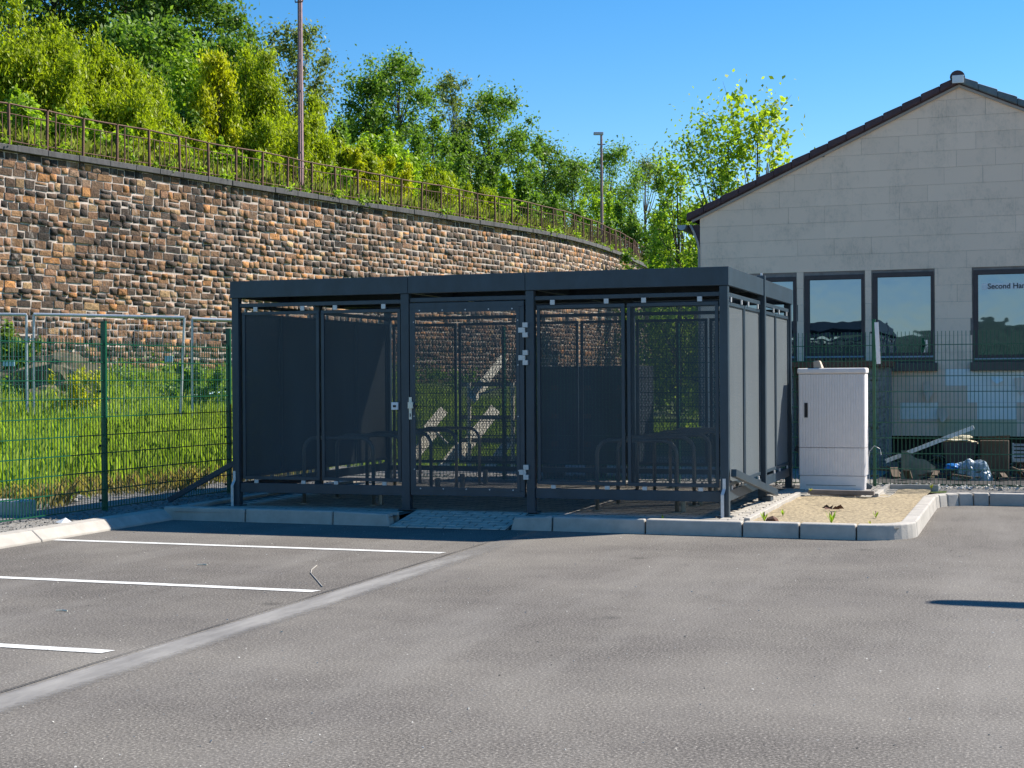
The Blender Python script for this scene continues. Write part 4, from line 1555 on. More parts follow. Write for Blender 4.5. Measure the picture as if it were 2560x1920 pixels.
def leaves(centres, radii, nper, size, seed, up=.25, aniso=1.0, narrow=.55, sprig=0.0):
    r = np.random.default_rng(seed)
    c = np.repeat(centres, nper, axis=0)
    rad = np.repeat(radii, nper)[:, None]
    d = r.normal(size=c.shape)
    d /= np.linalg.norm(d, axis=1)[:, None]
    k = np.minimum(np.abs(r.normal(0, .62, (len(c), 1))), 1.35)
    off = d * k * rad
    off[:, 2] *= aniso
    pos = c + off
    nrm = r.normal(size=pos.shape) + np.array([0, 0, up]) + d * .5
    nrm /= np.linalg.norm(nrm, axis=1)[:, None]
    ref = r.normal(size=pos.shape)
    if sprig > 0:
        ref = ref * (1 - sprig) + np.cross(np.array([0, 0, 1.0]) + d * .35, nrm) * sprig * 1.6
    t = np.cross(nrm, ref)
    t /= np.linalg.norm(t, axis=1)[:, None]
    b = np.cross(nrm, t)
    s = size * r.uniform(.6, 1.4, (len(pos), 1))
    fold = nrm * s * .18
    v = np.stack([pos - t * s, pos + b * s * narrow + fold, pos + t * s, pos - b * s * narrow + fold], 1).reshape(-1, 3)
    q = np.arange(len(v)).reshape(-1, 4)
    return v, q


def tree(u, vtop, dep, wpx, kind, label, seed, name='tree', leaf=.085, clumps=46, nper=120, dens=1.0, trunk=True, vbase=None, shape='round', group='trees and shrubs on the hillside', sparse=False, twigs=0, cat='tree', hbase=None, fine=None, wide=1.0):
    if fine is None: fine = kind in ('olive', 'yellow')
    if fine: nper, leaf = nper * 1.9, leaf * .85
    r = np.random.default_rng(seed)
    top = at_depth(u, vtop, dep)
    x, y = top.x, top.y
    if hbase is not None:
        zb = hbase
    else:
        zb = float(g_hill(x, y)) if float(wdist(x, y)) < 0 else float(g_low(x, y))
    H = max(top.z - zb, 1.2)
    W = wpx * dep / 3757 / 2 * (1.36 if not sparse else 1.12) * wide
    lo = .22 if shape == 'round' else (.0 if shape == 'bush' else .12)
    cz0 = zb + H * lo
    hh = (top.z - cz0) / 2
    n = int(clumps * (1.35 if shape == 'bush' else 1.1))
    th = r.uniform(0, 2 * np.pi, n)
    zz = r.uniform(-1, 1, n)
    if shape == 'bush': zz = r.uniform(-1, 1, n) ** 1
    rr = np.sqrt(np.clip(1 - np.clip(zz, -1, 1) ** 2, .05, 1)) if shape == 'round' else np.clip(1 - ((zz + 1) / 2) ** 2.2, .12, 1)
    if shape == 'tall': rr = np.clip(.35 + .65 * np.sin(np.clip((1 - zz) / 2, 0, 1) * np.pi * .62), .15, 1)
    rad = rr * (r.random(n) ** .38)
    wob = 1 + .22 * np.sin(3 * th + seed) + .12 * np.sin(5 * th + 2 * seed)
    cs = np.stack([x + np.cos(th) * rad * W * wob * .86, y + np.sin(th) * rad * W * wob * .86, cz0 + hh + zz * hh * .90], 1)
    if shape == 'bush' and n >= 24:
        m_ = 11
        pt = r.uniform(0, 2 * np.pi, m_)
        pr = r.random(m_) ** .55 * (1.02 if kind == 'olive' else .85)
        ph = (1 - .45 * pr ** 1.6) * r.uniform(.80, 1.08, m_)
        ph[0], pr[0] = 1.0, .08
        w_ = r.integers(0, m_, n)
        f_ = r.random(n) ** .75
        sw_ = r.normal(0, .10, (n, 2)) * (1.15 - f_)[:, None]
        cs = np.stack([x + W * (np.cos(pt[w_]) * pr[w_] * (.75 + .35 * f_) + sw_[:, 0]), y + W * (np.sin(pt[w_]) * pr[w_] * (.75 + .35 * f_) + sw_[:, 1]), cz0 + 2 * hh * ph[w_] * f_ * .97], 1)
        taper = 1.15 - .75 * f_
    else:
        taper = np.ones(n)
    # a ragged top: a few clumps right at the silhouette
    k = max(3, n // 10)
    if shape != 'bush':
        cs[:k, 0] = x + r.normal(0, W * .22, k)
        cs[:k, 1] = y + r.normal(0, W * .22, k)
        cs[:k, 2] = top.z - r.uniform(.02, .25, k) * hh
    rc = taper * r.uniform(.24, .44, n) * min(W, hh) * (1.3 if kind == 'olive' else 1.0) * (1.0 if not sparse else .95)
    nl = np.maximum(20, (r.uniform(.5, 1.5, n) * nper * dens * 1.35)).astype(int)
    vs, qs, n0 = [], [], 0
    v, q = leaves(cs, rc, nl, leaf, seed + 1, aniso=1.5 if shape != 'round' else 1.0, narrow=.36 if fine else .55, sprig=.75 if fine else 0)
    root = thing(name, (x, y, zb), label, cat, group)
    c0 = np.array([x, y, zb])
    me_ = np_mesh('crown', v - c0, q)
    link('crown', me_, LEAF[kind], (x, y, zb), root)
    if trunk:
        m = MB()
        r0 = max(.03, H * (.016 if not sparse else .0085))
        pts, rs = [], []
        bend = r.normal(0, .03, 2) * H
        for k in range(7):
            f = k / 6 * .88
            pts.append((x + bend[0] * math.sin(f * 3), y + bend[1] * math.sin(f * 2.5), zb - .2 + H * f))
            rs.append(r0 * (1.15 - f))
        m.tube(pts, rs, 7)
        idx = r.permutation(n)[:(18 if not sparse else 34)]
        for i in idx:
            tgt = cs[i]
            f = np.clip((tgt[2] - zb) / H * .62, .12, .8)
            st = np.array([np.interp(f / .88 * 6, range(7), [p_[a] for p_ in pts]) for a in range(3)])
            md = st * .45 + tgt * .55 + np.array([0, 0, -.06 * H * r.random()])
            m.tube([st, md, tgt], [r0 * .36, r0 * .2, r0 * .06], 5, cap=False)
            for _ in range(twigs):
                e_ = tgt + np.clip(r.normal(0, 1, 3), -1.4, 1.4) * rc[i] * .6
                e_[2] = tgt[2] + abs(e_[2] - tgt[2])
                m.tube([tgt, (tgt + e_) / 2 + r.normal(0, .05, 3) * rc[i], e_], [r0 * .10, r0 * .07, r0 * .03], 4, cap=False)
        m.build('trunk', M['bark'], root, smooth=True, fix=False)
    return root


D = 1.15732
T = [  # centre x, top y, depth, width (photo at 2212 px), kind, label, options
    (120, -190, 66, 330, 'dark', 'tall dark tree at the upper left edge of the hillside', dict(clumps=90, nper=150, leaf=.11)),
    (255, -120, 68, 300, 'dark', 'broad dark tree crown second from the upper left corner', dict(clumps=90, nper=150, leaf=.11)),
    (390, -50, 66, 230, 'dark', 'dark tree with lighter tips standing at the edge of the open sky', dict(clumps=80, nper=150, leaf=.11)),
    (330, 60, 60, 250, 'mid', 'mid green tree below the broad dark crown', dict(clumps=70, nper=150, leaf=.10)),
    (500, 95, 63, 110, 'mid', 'narrow green tree falling away to the sky left of the mast', dict(clumps=40, nper=140, shape='tall')),
    (20, -15, 47, 210, 'olive', 'tall yellow-green shrub at the left edge above the railing', dict(shape='bush', clumps=80, nper=150, leaf=.085, name='shrub')),
    (105, 45, 48, 210, 'olive', 'yellow-green shrub right of the tall one at the left edge', dict(shape='bush', clumps=70, nper=150, leaf=.085, name='shrub')),
    (195, 78, 49, 220, 'olive', 'wide yellow-green shrub under the dark trees', dict(shape='bush', clumps=80, nper=150, leaf=.085, name='shrub')),
    (275, 130, 50, 190, 'olive', 'yellow-green shrub left of the dim green gap', dict(shape='bush', clumps=70, nper=140, leaf=.085, name='shrub')),
    (350, 205, 52, 130, 'mid', 'grey green shrub in the gap between yellow-green shrubs', dict(shape='bush', clumps=50, nper=140, name='shrub')),
    (410, 130, 55, 120, 'lime', 'slim lime green sapling behind the yellow shrub', dict(shape='tall', clumps=40, nper=120)),
    (465, 128, 53, 100, 'yellow', 'bright yellow flowering shrub high on the slope', dict(shape='tall', clumps=34, nper=130, leaf=.10, name='shrub')),
    (535, 100, 55, 190, 'olive', 'large yellow-green shrub left of the mast', dict(shape='bush', clumps=80, nper=150, name='shrub')),
    (590, 190, 54, 160, 'olive', 'yellow-green shrub directly behind the foot of the mast', dict(shape='bush', clumps=60, nper=140, name='shrub')),
    (60, 70, 46, 170, 'olive', 'yellow-green shrub squeezed between the two at the left edge', dict(shape='bush', clumps=70, nper=140, leaf=.085, name='shrub')),
    (150, 150, 46.5, 170, 'olive', 'shorter yellow-green shrub in front of the wide one', dict(shape='bush', clumps=70, nper=140, leaf=.085, name='shrub')),
    (245, 190, 48, 160, 'olive', 'shorter yellow-green shrub in front of the dim gap', dict(shape='bush', clumps=66, nper=140, leaf=.085, name='shrub')),
    (330, 235, 49.5, 150, 'olive', 'low yellow-green shrub filling the front of the dim gap', dict(shape='bush', clumps=60, nper=140, leaf=.085, name='shrub')),
    (500, 205, 53, 150, 'olive', 'yellow-green shrub right beneath the bright yellow shrub', dict(shape='bush', clumps=66, nper=140, leaf=.085, name='shrub')),
    (640, 270, 55, 140, 'olive', 'low yellow-green shrub just left of the mast foot', dict(shape='bush', clumps=60, nper=140, leaf=.085, name='shrub')),
    (745, 300, 60, 140, 'olive', 'low yellow-green shrub above the two yellow bushes', dict(shape='bush', clumps=60, nper=140, leaf=.085, name='shrub')),
    (880, 330, 66, 150, 'lime', 'light green shrub under the tallest tree', dict(shape='bush', clumps=60, nper=130, leaf=.085, name='shrub')),
    (1150, 370, 78, 120, 'mid', 'green shrub under the leaning small tree', dict(shape='bush', clumps=56, nper=130, name='shrub')),
    (40, 195, 41.5, 170, 'lime', 'broad-leaved lime bush behind the railing at the left edge', dict(shape='bush', clumps=50, nper=170, leaf=.085, name='shrub', trunk=False)),
    (130, 225, 42.5, 150, 'lime', 'broad-leaved lime bush behind the railing near its second post', dict(shape='bush', clumps=50, nper=170, leaf=.085, name='shrub', trunk=False)),
    (210, 255, 44, 140, 'lime', 'lime bush with pale tips behind the railing', dict(shape='bush', clumps=45, nper=110, leaf=.11, name='shrub', trunk=False)),
    (300, 262, 46, 140, 'olive', 'low olive bush behind the railing under the grey shrub', dict(shape='bush', clumps=45, nper=120, name='shrub', trunk=False)),
    (385, 290, 48, 150, 'mid', 'low green bush behind the railing under the yellow shrub', dict(shape='bush', clumps=45, nper=120, name='shrub', trunk=False)),
    (480, 300, 50, 150, 'lime', 'low lime bush behind the railing left of the mast', dict(shape='bush', clumps=45, nper=120, name='shrub', trunk=False)),
    (575, 325, 51, 110, 'olive', 'small olive bush overhanging the railing by the mast', dict(shape='bush', clumps=36, nper=120, name='shrub', trunk=False)),
    (555, 95, 74, 90, 'grey', 'thin grey-leaved tree left of the mast top', dict(clumps=34, nper=60, shape='tall', sparse=True, twigs=3)),
    (648, 62, 72, 170, 'grey', 'open grey-green tree behind the mast', dict(clumps=60, nper=70, sparse=True, twigs=4, leaf=.09)),
    (690, 210, 60, 150, 'olive', 'yellow-green shrub right of the mast', dict(shape='bush', clumps=60, nper=140, name='shrub')),
    (735, 250, 66, 120, 'mid', 'green bush in the dip right of the mast', dict(shape='bush', clumps=50, nper=130, name='shrub')),
    (795, 168, 76, 120, 'mid', 'narrow tree left of the tallest tree in the centre', dict(shape='tall', clumps=50, nper=120, twigs=1)),
    (868, 122, 78, 150, 'mid', 'tallest round-topped tree in the middle of the hillside', dict(clumps=64, nper=120, twigs=1)),
    (975, 158, 80, 130, 'grey', 'open brown-tipped tree with visible twigs right of the tallest tree', dict(clumps=54, nper=60, sparse=True, twigs=4)),
    (1060, 203, 82, 150, 'mid', 'round green tree with a dark trunk at the end of the tall row', dict(clumps=64, nper=130, twigs=1)),
    (1120, 285, 84, 90, 'mid', 'small tree leaning out to the right of the tall row', dict(clumps=36, nper=120)),
    (800, 245, 62, 120, 'lime', 'fresh green round bush in front of the tall trees', dict(shape='bush', clumps=44, nper=120, name='shrub')),
    (930, 250, 74, 150, 'mid', 'green bush filling the row below the open tree', dict(shape='bush', clumps=60, nper=130, name='shrub')),
    (1010, 300, 76, 140, 'dark', 'dark bush at the foot of the round green tree', dict(shape='bush', clumps=50, nper=120, name='shrub')),
    (760, 322, 58, 90, 'yellow', 'bright yellow bush right of the mast, left one of two', dict(shape='bush', clumps=32, nper=110, name='shrub', trunk=False, group=None)),
    (835, 330, 59.5, 90, 'yellow', 'bright yellow bush above the railing, right one of two', dict(shape='bush', clumps=32, nper=110, name='shrub', trunk=False, group=None)),
    (690, 330, 55, 110, 'lime', 'low lime bush right behind the mast foot', dict(shape='bush', clumps=40, nper=110, name='shrub', trunk=False)),
    (920, 362, 63, 130, 'olive', 'low olive bush behind the railing below the tall trees', dict(shape='bush', clumps=40, nper=110, name='shrub', trunk=False)),
    (1085, 380, 68, 90, 'lime', 'round lime bush behind the railing at the wall bend', dict(shape='bush', clumps=36, nper=110, name='shrub', trunk=False)),
    (1010, 400, 66, 120, 'olive', 'low olive bush along the railing before the wall bend', dict(shape='bush', clumps=40, nper=110, name='shrub', trunk=False)),
    (1175, 312, 92, 130, 'dark', 'dark green tree right of the leaning small tree', dict(clumps=54, nper=130)),
    (1240, 345, 96, 120, 'mid', 'green tree left of the street lamp', dict(clumps=50, nper=130)),
    (1325, 322, 104, 130, 'mid', 'tree with a pointed top right of the street lamp', dict(clumps=50, nper=120, twigs=1)),
    (1395, 345, 108, 120, 'grey', 'pale thin tree between the street lamp and the maple', dict(clumps=44, nper=90, twigs=2)),
    (1300, 400, 88, 120, 'lime', 'light green bush at the foot of the street lamp', dict(shape='bush', clumps=44, nper=120, name='shrub')),
    (1210, 430, 82, 120, 'dark', 'dark bush behind the bent railing', dict(shape='bush', clumps=44, nper=120, name='shrub')),
    (1375, 430, 84, 120, 'mid', 'green bush above the far end of the railing', dict(shape='bush', clumps=44, nper=120, name='shrub')),
    (1440, 420, 70, 110, 'mid', 'shaded green tree below the thin saplings', dict(shape='bush', clumps=50, nper=120)),
]
for k, (x, vt, dep, w, kind, lab, op) in enumerate(T):
    op = dict(op)
    cat = 'shrub' if op.get('name') == 'shrub' else 'tree'
    tree(x * D, vt * D, dep, w * D, kind, lab, 100 + k * 7, cat=cat, **op)
# young trees by the house gable
tree(1636 * D, 205 * D, 34, 200 * D, 'maple', 'young maple with bright fresh leaves beside the gable', 901, leaf=.068, clumps=64, nper=42, shape='tall', sparse=True, twigs=1, hbase=.8, group=None, wide=1.3)
tree(1530 * D, 258 * D, 33.5, 210 * D, 'lime', 'feathery young tree left of the maple', 902, leaf=.045, clumps=84, nper=60, shape='tall', sparse=True, twigs=2, hbase=.8, group=None, wide=1.3, fine=False)
tree(1462 * D, 330 * D, 35, 120 * D, 'lime', 'thin feathery young tree left of the taller feathery one', 905, leaf=.045, clumps=60, nper=60, shape='tall', sparse=True, twigs=2, hbase=.8, group=None, wide=1.2)
tree(1420 * D, 372 * D, 62, 150 * D, 'mid', 'dense green tree far behind the gable group', 907, clumps=60, nper=120, shape='bush', hbase=.8, group=None)
tree(1505 * D, 420 * D, 52, 190 * D, 'dark', 'dense green bush between the gable trees and the wall end', 908, clumps=70, nper=120, shape='bush', hbase=.8, group=None, name='shrub', cat='shrub')
tree(1590 * D, 400 * D, 46, 170 * D, 'dark', 'dense green bush half hidden by the roof slope', 909, clumps=60, nper=120, shape='bush', hbase=.8, group=None, name='shrub', cat='shrub')
tree(1575 * D, 350 * D, 37, 170 * D, 'maple', 'bushy light green tree filling the gap beside the gable', 903, leaf=.075, clumps=70, nper=90, shape='bush', hbase=.8, twigs=1, group=None)
tree(1470 * D, 420 * D, 40, 130 * D, 'lime', 'slim light green tree at the left of the gable group', 904, leaf=.07, clumps=60, nper=100, shape='bush', hbase=.8, group=None)

# ------------------------------------------------------------------ grass


def blades(name, pts, z, hmin, hmax, wid, mat, seed, lean=.35, hs=None):
    r = np.random.default_rng(seed)
    n = len(pts)
    h = r.uniform(hmin, hmax, n) * (1 if hs is None else hs)
    a = r.uniform(0, 2 * np.pi, n)
    l = r.uniform(0, lean, n) * h
    base = np.c_[pts, z]
    side = np.c_[np.cos(a + 1.57), np.sin(a + 1.57), np.zeros(n)] * wid / 2
    mid = base + np.c_[np.cos(a) * l * .35, np.sin(a) * l * .35, h * .6]
    tip = base + np.c_[np.cos(a) * l, np.sin(a) * l, h]
    v = np.stack([base - side, base + side, mid + side * .7, tip, mid - side * .7], 1).reshape(-1, 3)
    q = np.arange(len(v)).reshape(-1, 5)
    o = link(name, np_mesh(name, v, q), mat, (0, 0, 0))
    o['kind'] = 'stuff'
    return o


r = np.random.default_rng(5)
n = 300000
px = r.uniform(-16, 2.5, n)
py = r.uniform(-6, 30, n)
dw = wdist(px, py)
clump = np.sin(px * 1.7 + 1.1 * np.sin(py * 1.3)) * np.sin(py * 1.9 + np.sin(px * 2.1))
fline = np.interp(py, [-5.7, .8, 5, 30], [-1.2, -1.2, -.7, -3.4])
edge = fline - px + .25 * np.sin(py * 3) + .5 * r.random(n)
ok = (dw > .4) & (edge > 1.75) & (r.random(n) < np.clip(.75 + .3 * clump, .25, 1)) | ((py > 7.5) & (dw > .5) & (px < 1.0))
px, py, edge = px[ok], py[ok], edge[ok]
hsc = np.clip(.30 + (edge - 1.75) / 1.8, .30, 1.0) * (1 + .25 * np.sin(px * 2.3 + py) * np.sin(py * 1.7 - px))
tag(blades('grass', np.c_[px, py], g_low(px, py) - .02, .28, .64, .012, LEAF['grass'], 6, hs=hsc), 'tall green meadow grass behind the left mesh fence', 'grass')
n = 10000
px = r.uniform(-4.5, -.9, n)
py = r.uniform(-6, 6, n)
fline = np.interp(py, [-5.7, .8, 5], [-1.2, -1.2, -.7])
e_ = fline - px
ok = (e_ > .95 + .3 * np.sin(py * 2.3)) & (e_ < 2.3)
px, py = px[ok], py[ok]
tag(blades('dry_grass', np.c_[px, py], g_low(px, py) - .02, .08, .30, .011, LEAF['straw'], 7, .8), 'dry straw-coloured grass fringe at the foot of the left fence', 'grass')
n = 60000
ss = r.uniform(S0, S1, n)
tt = np.abs(r.normal(0, 1, n)) * 4.0 + .55
wx = np.interp(ss, WL, WX); wy = np.interp(ss, WL, WY)
px = wx - tt; py = wy + tt * .2
tag(blades('bank_grass', np.c_[px, py], g_hill(px, py), .25, .85, .03, LEAF['bank'], 8, .6), 'yellowish grass along the top of the stone wall behind the railing', 'grass')

# leafy weeds at the foot of the wall and trailing over the coping
r = np.random.default_rng(21)
n = 150
ss = r.uniform(8, 34, n)
cs, rc = [], []
for s in ss:
    x, y, a, b = wpt(s)
    d = r.uniform(.5, 3.2)
    cs.append((x + a * d, y + b * d, float(g_low(x + a * d, y + b * d)) + r.uniform(.15, .6)))
    rc.append(r.uniform(.25, .6))
v, q = leaves(np.array(cs), np.array(rc), np.full(n, 90), .055, 22)
tag(link('undergrowth', np_mesh('undergrowth', v, q), LEAF['mid'], (0, 0, 0)), 'leafy weeds and brambles on the bank at the foot of the stone wall', 'undergrowth', kind='stuff')
cs, rc = [], []
for _ in range(120):
    s = r.uniform(10, S1)
    x, y, a, b = wpt(s)
    d = r.uniform(-.35, .16)
    cs.append((x + a * d, y + b * d, WTOP + r.uniform(-.04, .18)))
    rc.append(r.uniform(.10, .28))
v, q = leaves(np.array(cs), np.array(rc), np.full(120, 40), .05, 23)
tag(link('creeping_weeds', np_mesh('creeping_weeds', v, q), LEAF['lime'], (0, 0, 0)), 'small green weeds creeping over the coping of the stone wall', 'weeds', kind='stuff')

# shrubs, soil heap and site fence on the meadow
hp = at_depth(110, 850, 35.5)
tag(blob('soil_heap', (hp.x, hp.y, 1.05), (1.9, 1.0, 1.0), M['earth'], None, 31, spiky=.35), 'heap of grey-brown soil in front of the stone wall at the left', 'heap')
tree(165 * D, 765 * D, 33, 110 * D, 'yellow', 'small bright yellow-green shrub in front of the soil heap', 911, name='shrub', shape='bush', clumps=36, nper=60, leaf=.06, trunk=False, group=None, cat='shrub')
tree(20 * D, 690 * D, 36, 120 * D, 'dark', 'dark green shrub on the soil heap at the left edge', 912, name='shrub', shape='bush', clumps=36, nper=70, leaf=.07, trunk=False, group=None, cat='shrub')
tree(435 * D, 775 * D, 38, 130 * D, 'mid', 'low bramble bush against the wall near the leaning fence tube', 913, name='shrub', shape='bush', clumps=30, nper=80, leaf=.07, trunk=False, group=None, cat='shrub')


def site_fence(ua, va, ub, vb, da, db, label, leanb=0.0):
    a, b = at_depth(ua, va, da), at_depth(ub, vb, db)
    za, zb = a.z - 2.45, b.z - 2.45
    t = thing('site_fence', ((a.x + b.x) / 2, (a.y + b.y) / 2, min(za, zb)), label, 'site fence', 'galvanised site fence panels on the meadow')
    lb = b - RGT * leanb
    MB().tube([a, b], .034, 8).build('top_tube', M['galv'], t)
    MB().tube([(a.x, a.y, za - .1), a], .027, 8).build('side_tube', M['galv'], t)
    MB().tube([(lb.x, lb.y, zb - .1), b], .027, 8).build('side_tube', M['galv'], t)
    MB().tube([(a.x, a.y, za + .15), (lb.x, lb.y, zb + .15)], .016, 8).build('bottom_tube', M['galv'], t)
    m = MB()
    for k in range(1, 36):
        f = k / 36
        tp, bt = a.lerp(b, f), Vector((a.x, a.y, za + .15)).lerp(Vector((lb.x, lb.y, zb + .15)), f)
        m.bar(tp, bt, .003, .003)
    for k in range(1, 8):
        f = k / 8
        m.bar(a.lerp(Vector((a.x, a.y, za + .15)), f), b.lerp(Vector((lb.x, lb.y, zb + .15)), f), .004, .004)
    m.build('wire_mesh', M['galv'], t)
    return t, a, b


t, a, b = site_fence(84, 786, 461, 794, 31, 31.6, 'galvanised site fence panel with a tube leaning at its right end', .12)
pl_ = at_depth(424, 897, 31.3)
MB().box(pl_.x - .09, pl_.x + .09, pl_.y - .03, pl_.y - .02, pl_.z - .06, pl_.z + .06).build('name_plate', M['sheet'], t)
MB().bar(at_depth(86, 848, 30.9), at_depth(60, 848, 30.9), .03).build('coupling', M['galv'], t)
t, a, b = site_fence(-330, 782, 66, 787, 30.5, 30.9, 'galvanised site fence panel cut off by the left edge')
pl_ = at_depth(24, 908, 30.6)
MB().box(pl_.x - .14, pl_.x + .14, pl_.y - .03, pl_.y - .02, pl_.z - .06, pl_.z + .06).build('name_plate', M['sheet'], t)
t, a, b = site_fence(480, 797, 850, 810, 31.8, 33, 'galvanised site fence panel partly hidden by the shelter', .1)
p = at_depth(456, 985, 38)
p.z = float(g_low(p.x, p.y)) + .42
tag(MB().add([(p.x - .9, p.y - .4, p.z), (p.x + .8, p.y - .3, p.z - .02), (p.x + .9, p.y + .7, p.z + .06), (p.x - .7, p.y + .6, p.z + .05)], [(0, 1, 2, 3)]).build('plastic_sheet', M['sheet']), 'pale blue plastic sheet lying in the meadow grass', 'sheet')

# ------------------------------------------------------------------ small things on the ground


def rock(x, y, z, s, mat, label, seed, group=None, name='rock', cat='rock'):
    bm = bmesh.new()
    bmesh.ops.create_icosphere(bm, subdivisions=1, radius=s)
    rr = random.Random(seed)
    for v_ in bm.verts:
        v_.co *= rr.uniform(.65, 1.2)
        v_.co.z *= .65
    me = bpy.data.meshes.new(name)
    bm.to_mesh(me)
    bm.free()
    return tag(link(name, me, mat, (x, y, z + s * .25)), label, cat, group)


p = at_z(195, 1245, .13)
rock(p.x, p.y, .12, .07, M['rock'], 'larger white stone lying behind the left mesh fence', 1, 'white stones by the left fence')
p = at_z(186, 1250, .13)
rock(p.x, p.y, .12, .05, M['rock'], 'smaller white stone touching the larger one behind the left fence', 2, 'white stones by the left fence')
p = at_z(158, 1305, .11)
o = MB().add([(p.x - .10, p.y, .105), (p.x + .02, p.y - .06, .105), (p.x + .08, p.y + .03, .112), (p.x + .0, p.y + .04, .15)], [(0, 1, 3), (1, 2, 3), (0, 3, 2), (0, 2, 1)]).build('paper_scrap', M['white'])
tag(o, 'crumpled white scrap lying beside the sloped kerb', 'litter')
p = at_z(30, 1280, .11)
tag(MB().box(p.x - .5, p.x + .2, p.y - .15, p.y + .15, .05, .24).build('concrete_block', M['rock'], bevel=.02), 'pale concrete block behind the fence at the left edge', 'block')
# gravel and rubble at the foot of the right fence
rb = MB()
r = random.Random(4)
for _ in range(420):
    x, y = r.uniform(6.5, 9.2), r.uniform(4.62, 5.3)
    if x > 7.3 and y < 4.2: continue
    s_ = r.uniform(.008, .034) * (1.5 if r.random() < .12 else 1)
    q = [Vector((r.uniform(-1, 1), r.uniform(-1, 1), r.uniform(-.6, .6))).normalized() * s_ for _ in range(5)]
    rb.add([Vector((x, y, .11)) + k for k in q], [(0, 1, 2), (0, 2, 3), (0, 3, 4), (0, 4, 1), (1, 2, 3), (1, 3, 4)])
tag(rb.build('rubble', M['rock'], fix=False), 'pale rubble stones along the foot of the right fence', 'rubble', kind='stuff')
rb = MB()
for _ in range(2600):
    x, y = r.uniform(-1.4, -.62), r.uniform(-6, 4.5)
    s_ = r.uniform(.006, .022)
    q = [Vector((r.uniform(-1, 1), r.uniform(-1, 1), r.uniform(-.6, .6))).normalized() * s_ for _ in range(4)]
    z = float(g_low(x, y)) + .008
    rb.add([Vector((x, y, z)) + k for k in q], [(0, 1, 2), (0, 2, 3), (0, 3, 1), (1, 2, 3)])
for _ in range(1500):
    x, y = r.uniform(-.4, 5.8), r.uniform(4.4, 6.2)
    s_ = r.uniform(.008, .03)
    q = [Vector((r.uniform(-1, 1), r.uniform(-1, 1), r.uniform(-.6, .6))).normalized() * s_ for _ in range(4)]
    z = float(g_low(x, y)) + .012
    rb.add([Vector((x, y, z)) + k for k in q], [(0, 1, 2), (0, 2, 3), (0, 3, 1), (1, 2, 3)])
tag(rb.build('gravel', M['gravel'], fix=False), 'loose grey gravel between the kerbs and the fences', 'gravel', kind='stuff')
rb = MB()
for _ in range(2600):
    x, y = r.uniform(-.3, 14), r.uniform(-12.5, -1.0)
    s_ = r.uniform(.003, .008) * (1.7 if r.random() < .05 else 1)
    q = [Vector((r.uniform(-1, 1), r.uniform(-1, 1), r.uniform(-.5, .5))).normalized() * s_ for _ in range(4)]
    rb.add([Vector((x, y, s_ * .4)) + k for k in q], [(0, 1, 2), (0, 2, 3), (0, 3, 1), (1, 2, 3)])
tag(rb.build('grit', M['rock'], fix=False), 'tiny pale chippings scattered over the asphalt', 'grit', kind='stuff')


def weed(x, y, z, h, n, label, mat='lime', seed=0):
    rr = np.random.default_rng(seed)
    root = thing('weed', (x, y, z), label, 'weed', 'weeds on the sandy bed')
    m = MB()
    vs, qs = [], []
    for k in range(n):
        a = rr.uniform(0, 6.28)
        l = h * .62 * rr.uniform(.5, 1)
        tip = Vector((math.cos(a) * l * .5, math.sin(a) * l * .5, l))
        sd = Vector((-math.sin(a), math.cos(a), 0)) * h * .05
        b = Vector((x, y, z))
        m.add([b - sd * .4, b + sd * .4, b + tip * .6 + sd, b + tip, b + tip * .6 - sd], [(0, 1, 2, 3, 4)])
    m.build('leaf', LEAF[mat], root, fix=False)
    MB().tube([(x, y, z - .01), (x, y, z + h * .55)], h * .03, 5).build('stem', M['twig'], root)
    return root


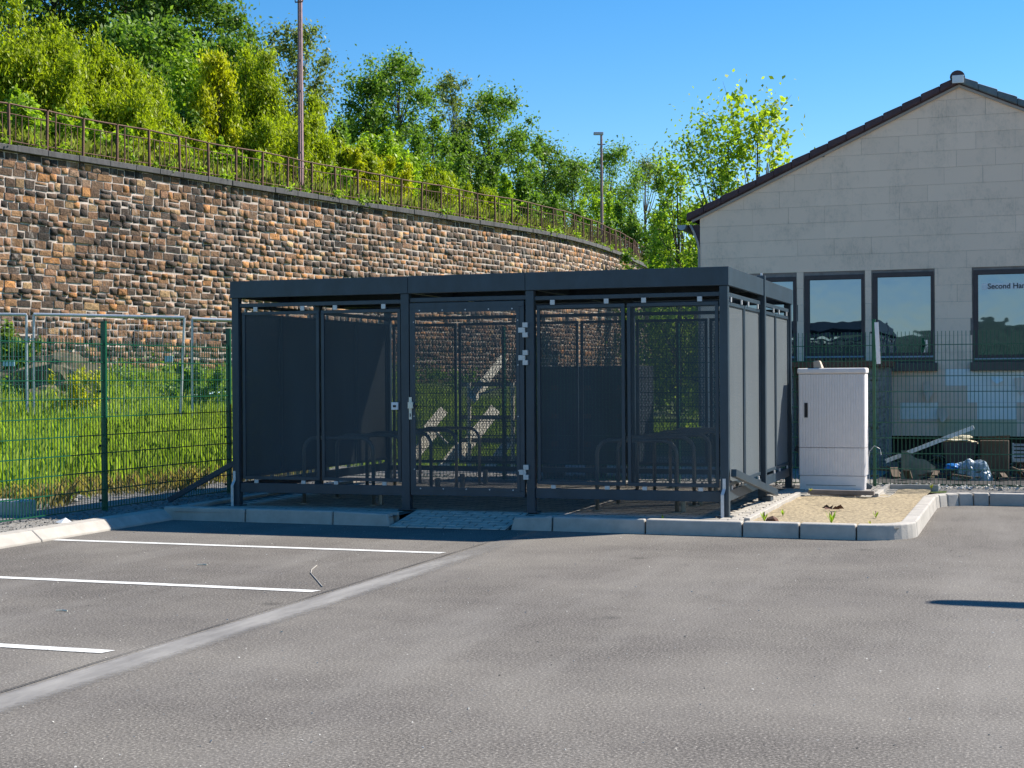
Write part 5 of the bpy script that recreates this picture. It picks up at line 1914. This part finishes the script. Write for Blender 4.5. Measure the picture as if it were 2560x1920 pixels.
weed(6.67, -.35, .11, .20, 16, 'tall green weed at the front of the sandy bed', 'lime', 1)
weed(6.02, -.30, .11, .17, 14, 'tuft of grassy weed beside the brown clod', 'lime', 2)
weed(6.1, .35, .11, .12, 10, 'thin weed by the edging strip', 'lime', 3)
weed(7.02, .35, .11, .13, 10, 'thin weed near the right kerb of the bed', 'lime', 4)
weed(6.02, 3.0, .15, .10, 9, 'yellowish weed at the left end of the wooden strip', 'yellow', 5)
weed(7.32, 4.3, .12, .13, 9, 'yellow weed in the back right corner of the bed', 'yellow', 6)
weed(7.05, -.52, .12, .08, 8, 'tiny yellow-green weed behind the rounded kerb', 'yellow', 7)
weed(5.05, -.48, .12, .09, 8, 'small weed in the joint before the right shelter post', 'lime', 8)
rock(6.12, -.42, .11, .085, M['straw'], 'brown clod of earth behind the front kerb', 9, None, 'clod', 'clod')
m = MB()
rr = random.Random(3)
for k in range(7):
    a = rr.uniform(0, 6.28)
    m.add([(6.50, 1.08, .125), (6.50 + .09 * math.cos(a), 1.08 + .09 * math.sin(a), .15 + rr.random() * .03), (6.50 + .13 * math.cos(a + .3), 1.08 + .13 * math.sin(a + .3), .13)], [(0, 1, 2)])
tag(m.build('dry_leaf', M['straw'], fix=False), 'dark brown curled leaf on the sand', 'leaf')
for (a, b, lab) in (((5.99, 3.02, .16), (6.76, 2.94, .16), 'long grey timber strip in front of the cabinet paving'), ((6.0, 3.13, .14), (6.6, 3.07, .14), 'shorter pale timber strip behind the long one')):
    tag(MB().bar(a, b, .05, .05).build('timber_strip', M['greywood'], bevel=.004), lab, 'timber strip')
p = [at_z(u, v, .006) for u, v in ((792, 1413), (779, 1424), (777, 1432), (790, 1447), (806, 1466))]
tag(MB().tube([(q.x, q.y, .005) for q in p], .0035, 6).build('string', M['kerb']), 'white curved piece of string on the asphalt between bay lines', 'string')
for k, (u, v, lab) in enumerate(((505, 1412, 'pale dry stalk between the first two bay lines'), (153, 1527, 'short dry stalk between the lower bay lines at the left'))):
    q = at_z(u, v, .006)
    tag(MB().tube([(q.x - .04, q.y, .007), (q.x, q.y + .012, .009), (q.x + .045, q.y + .004, .007)], .005, 5).build('stalk', M['wood']), lab, 'stalk')
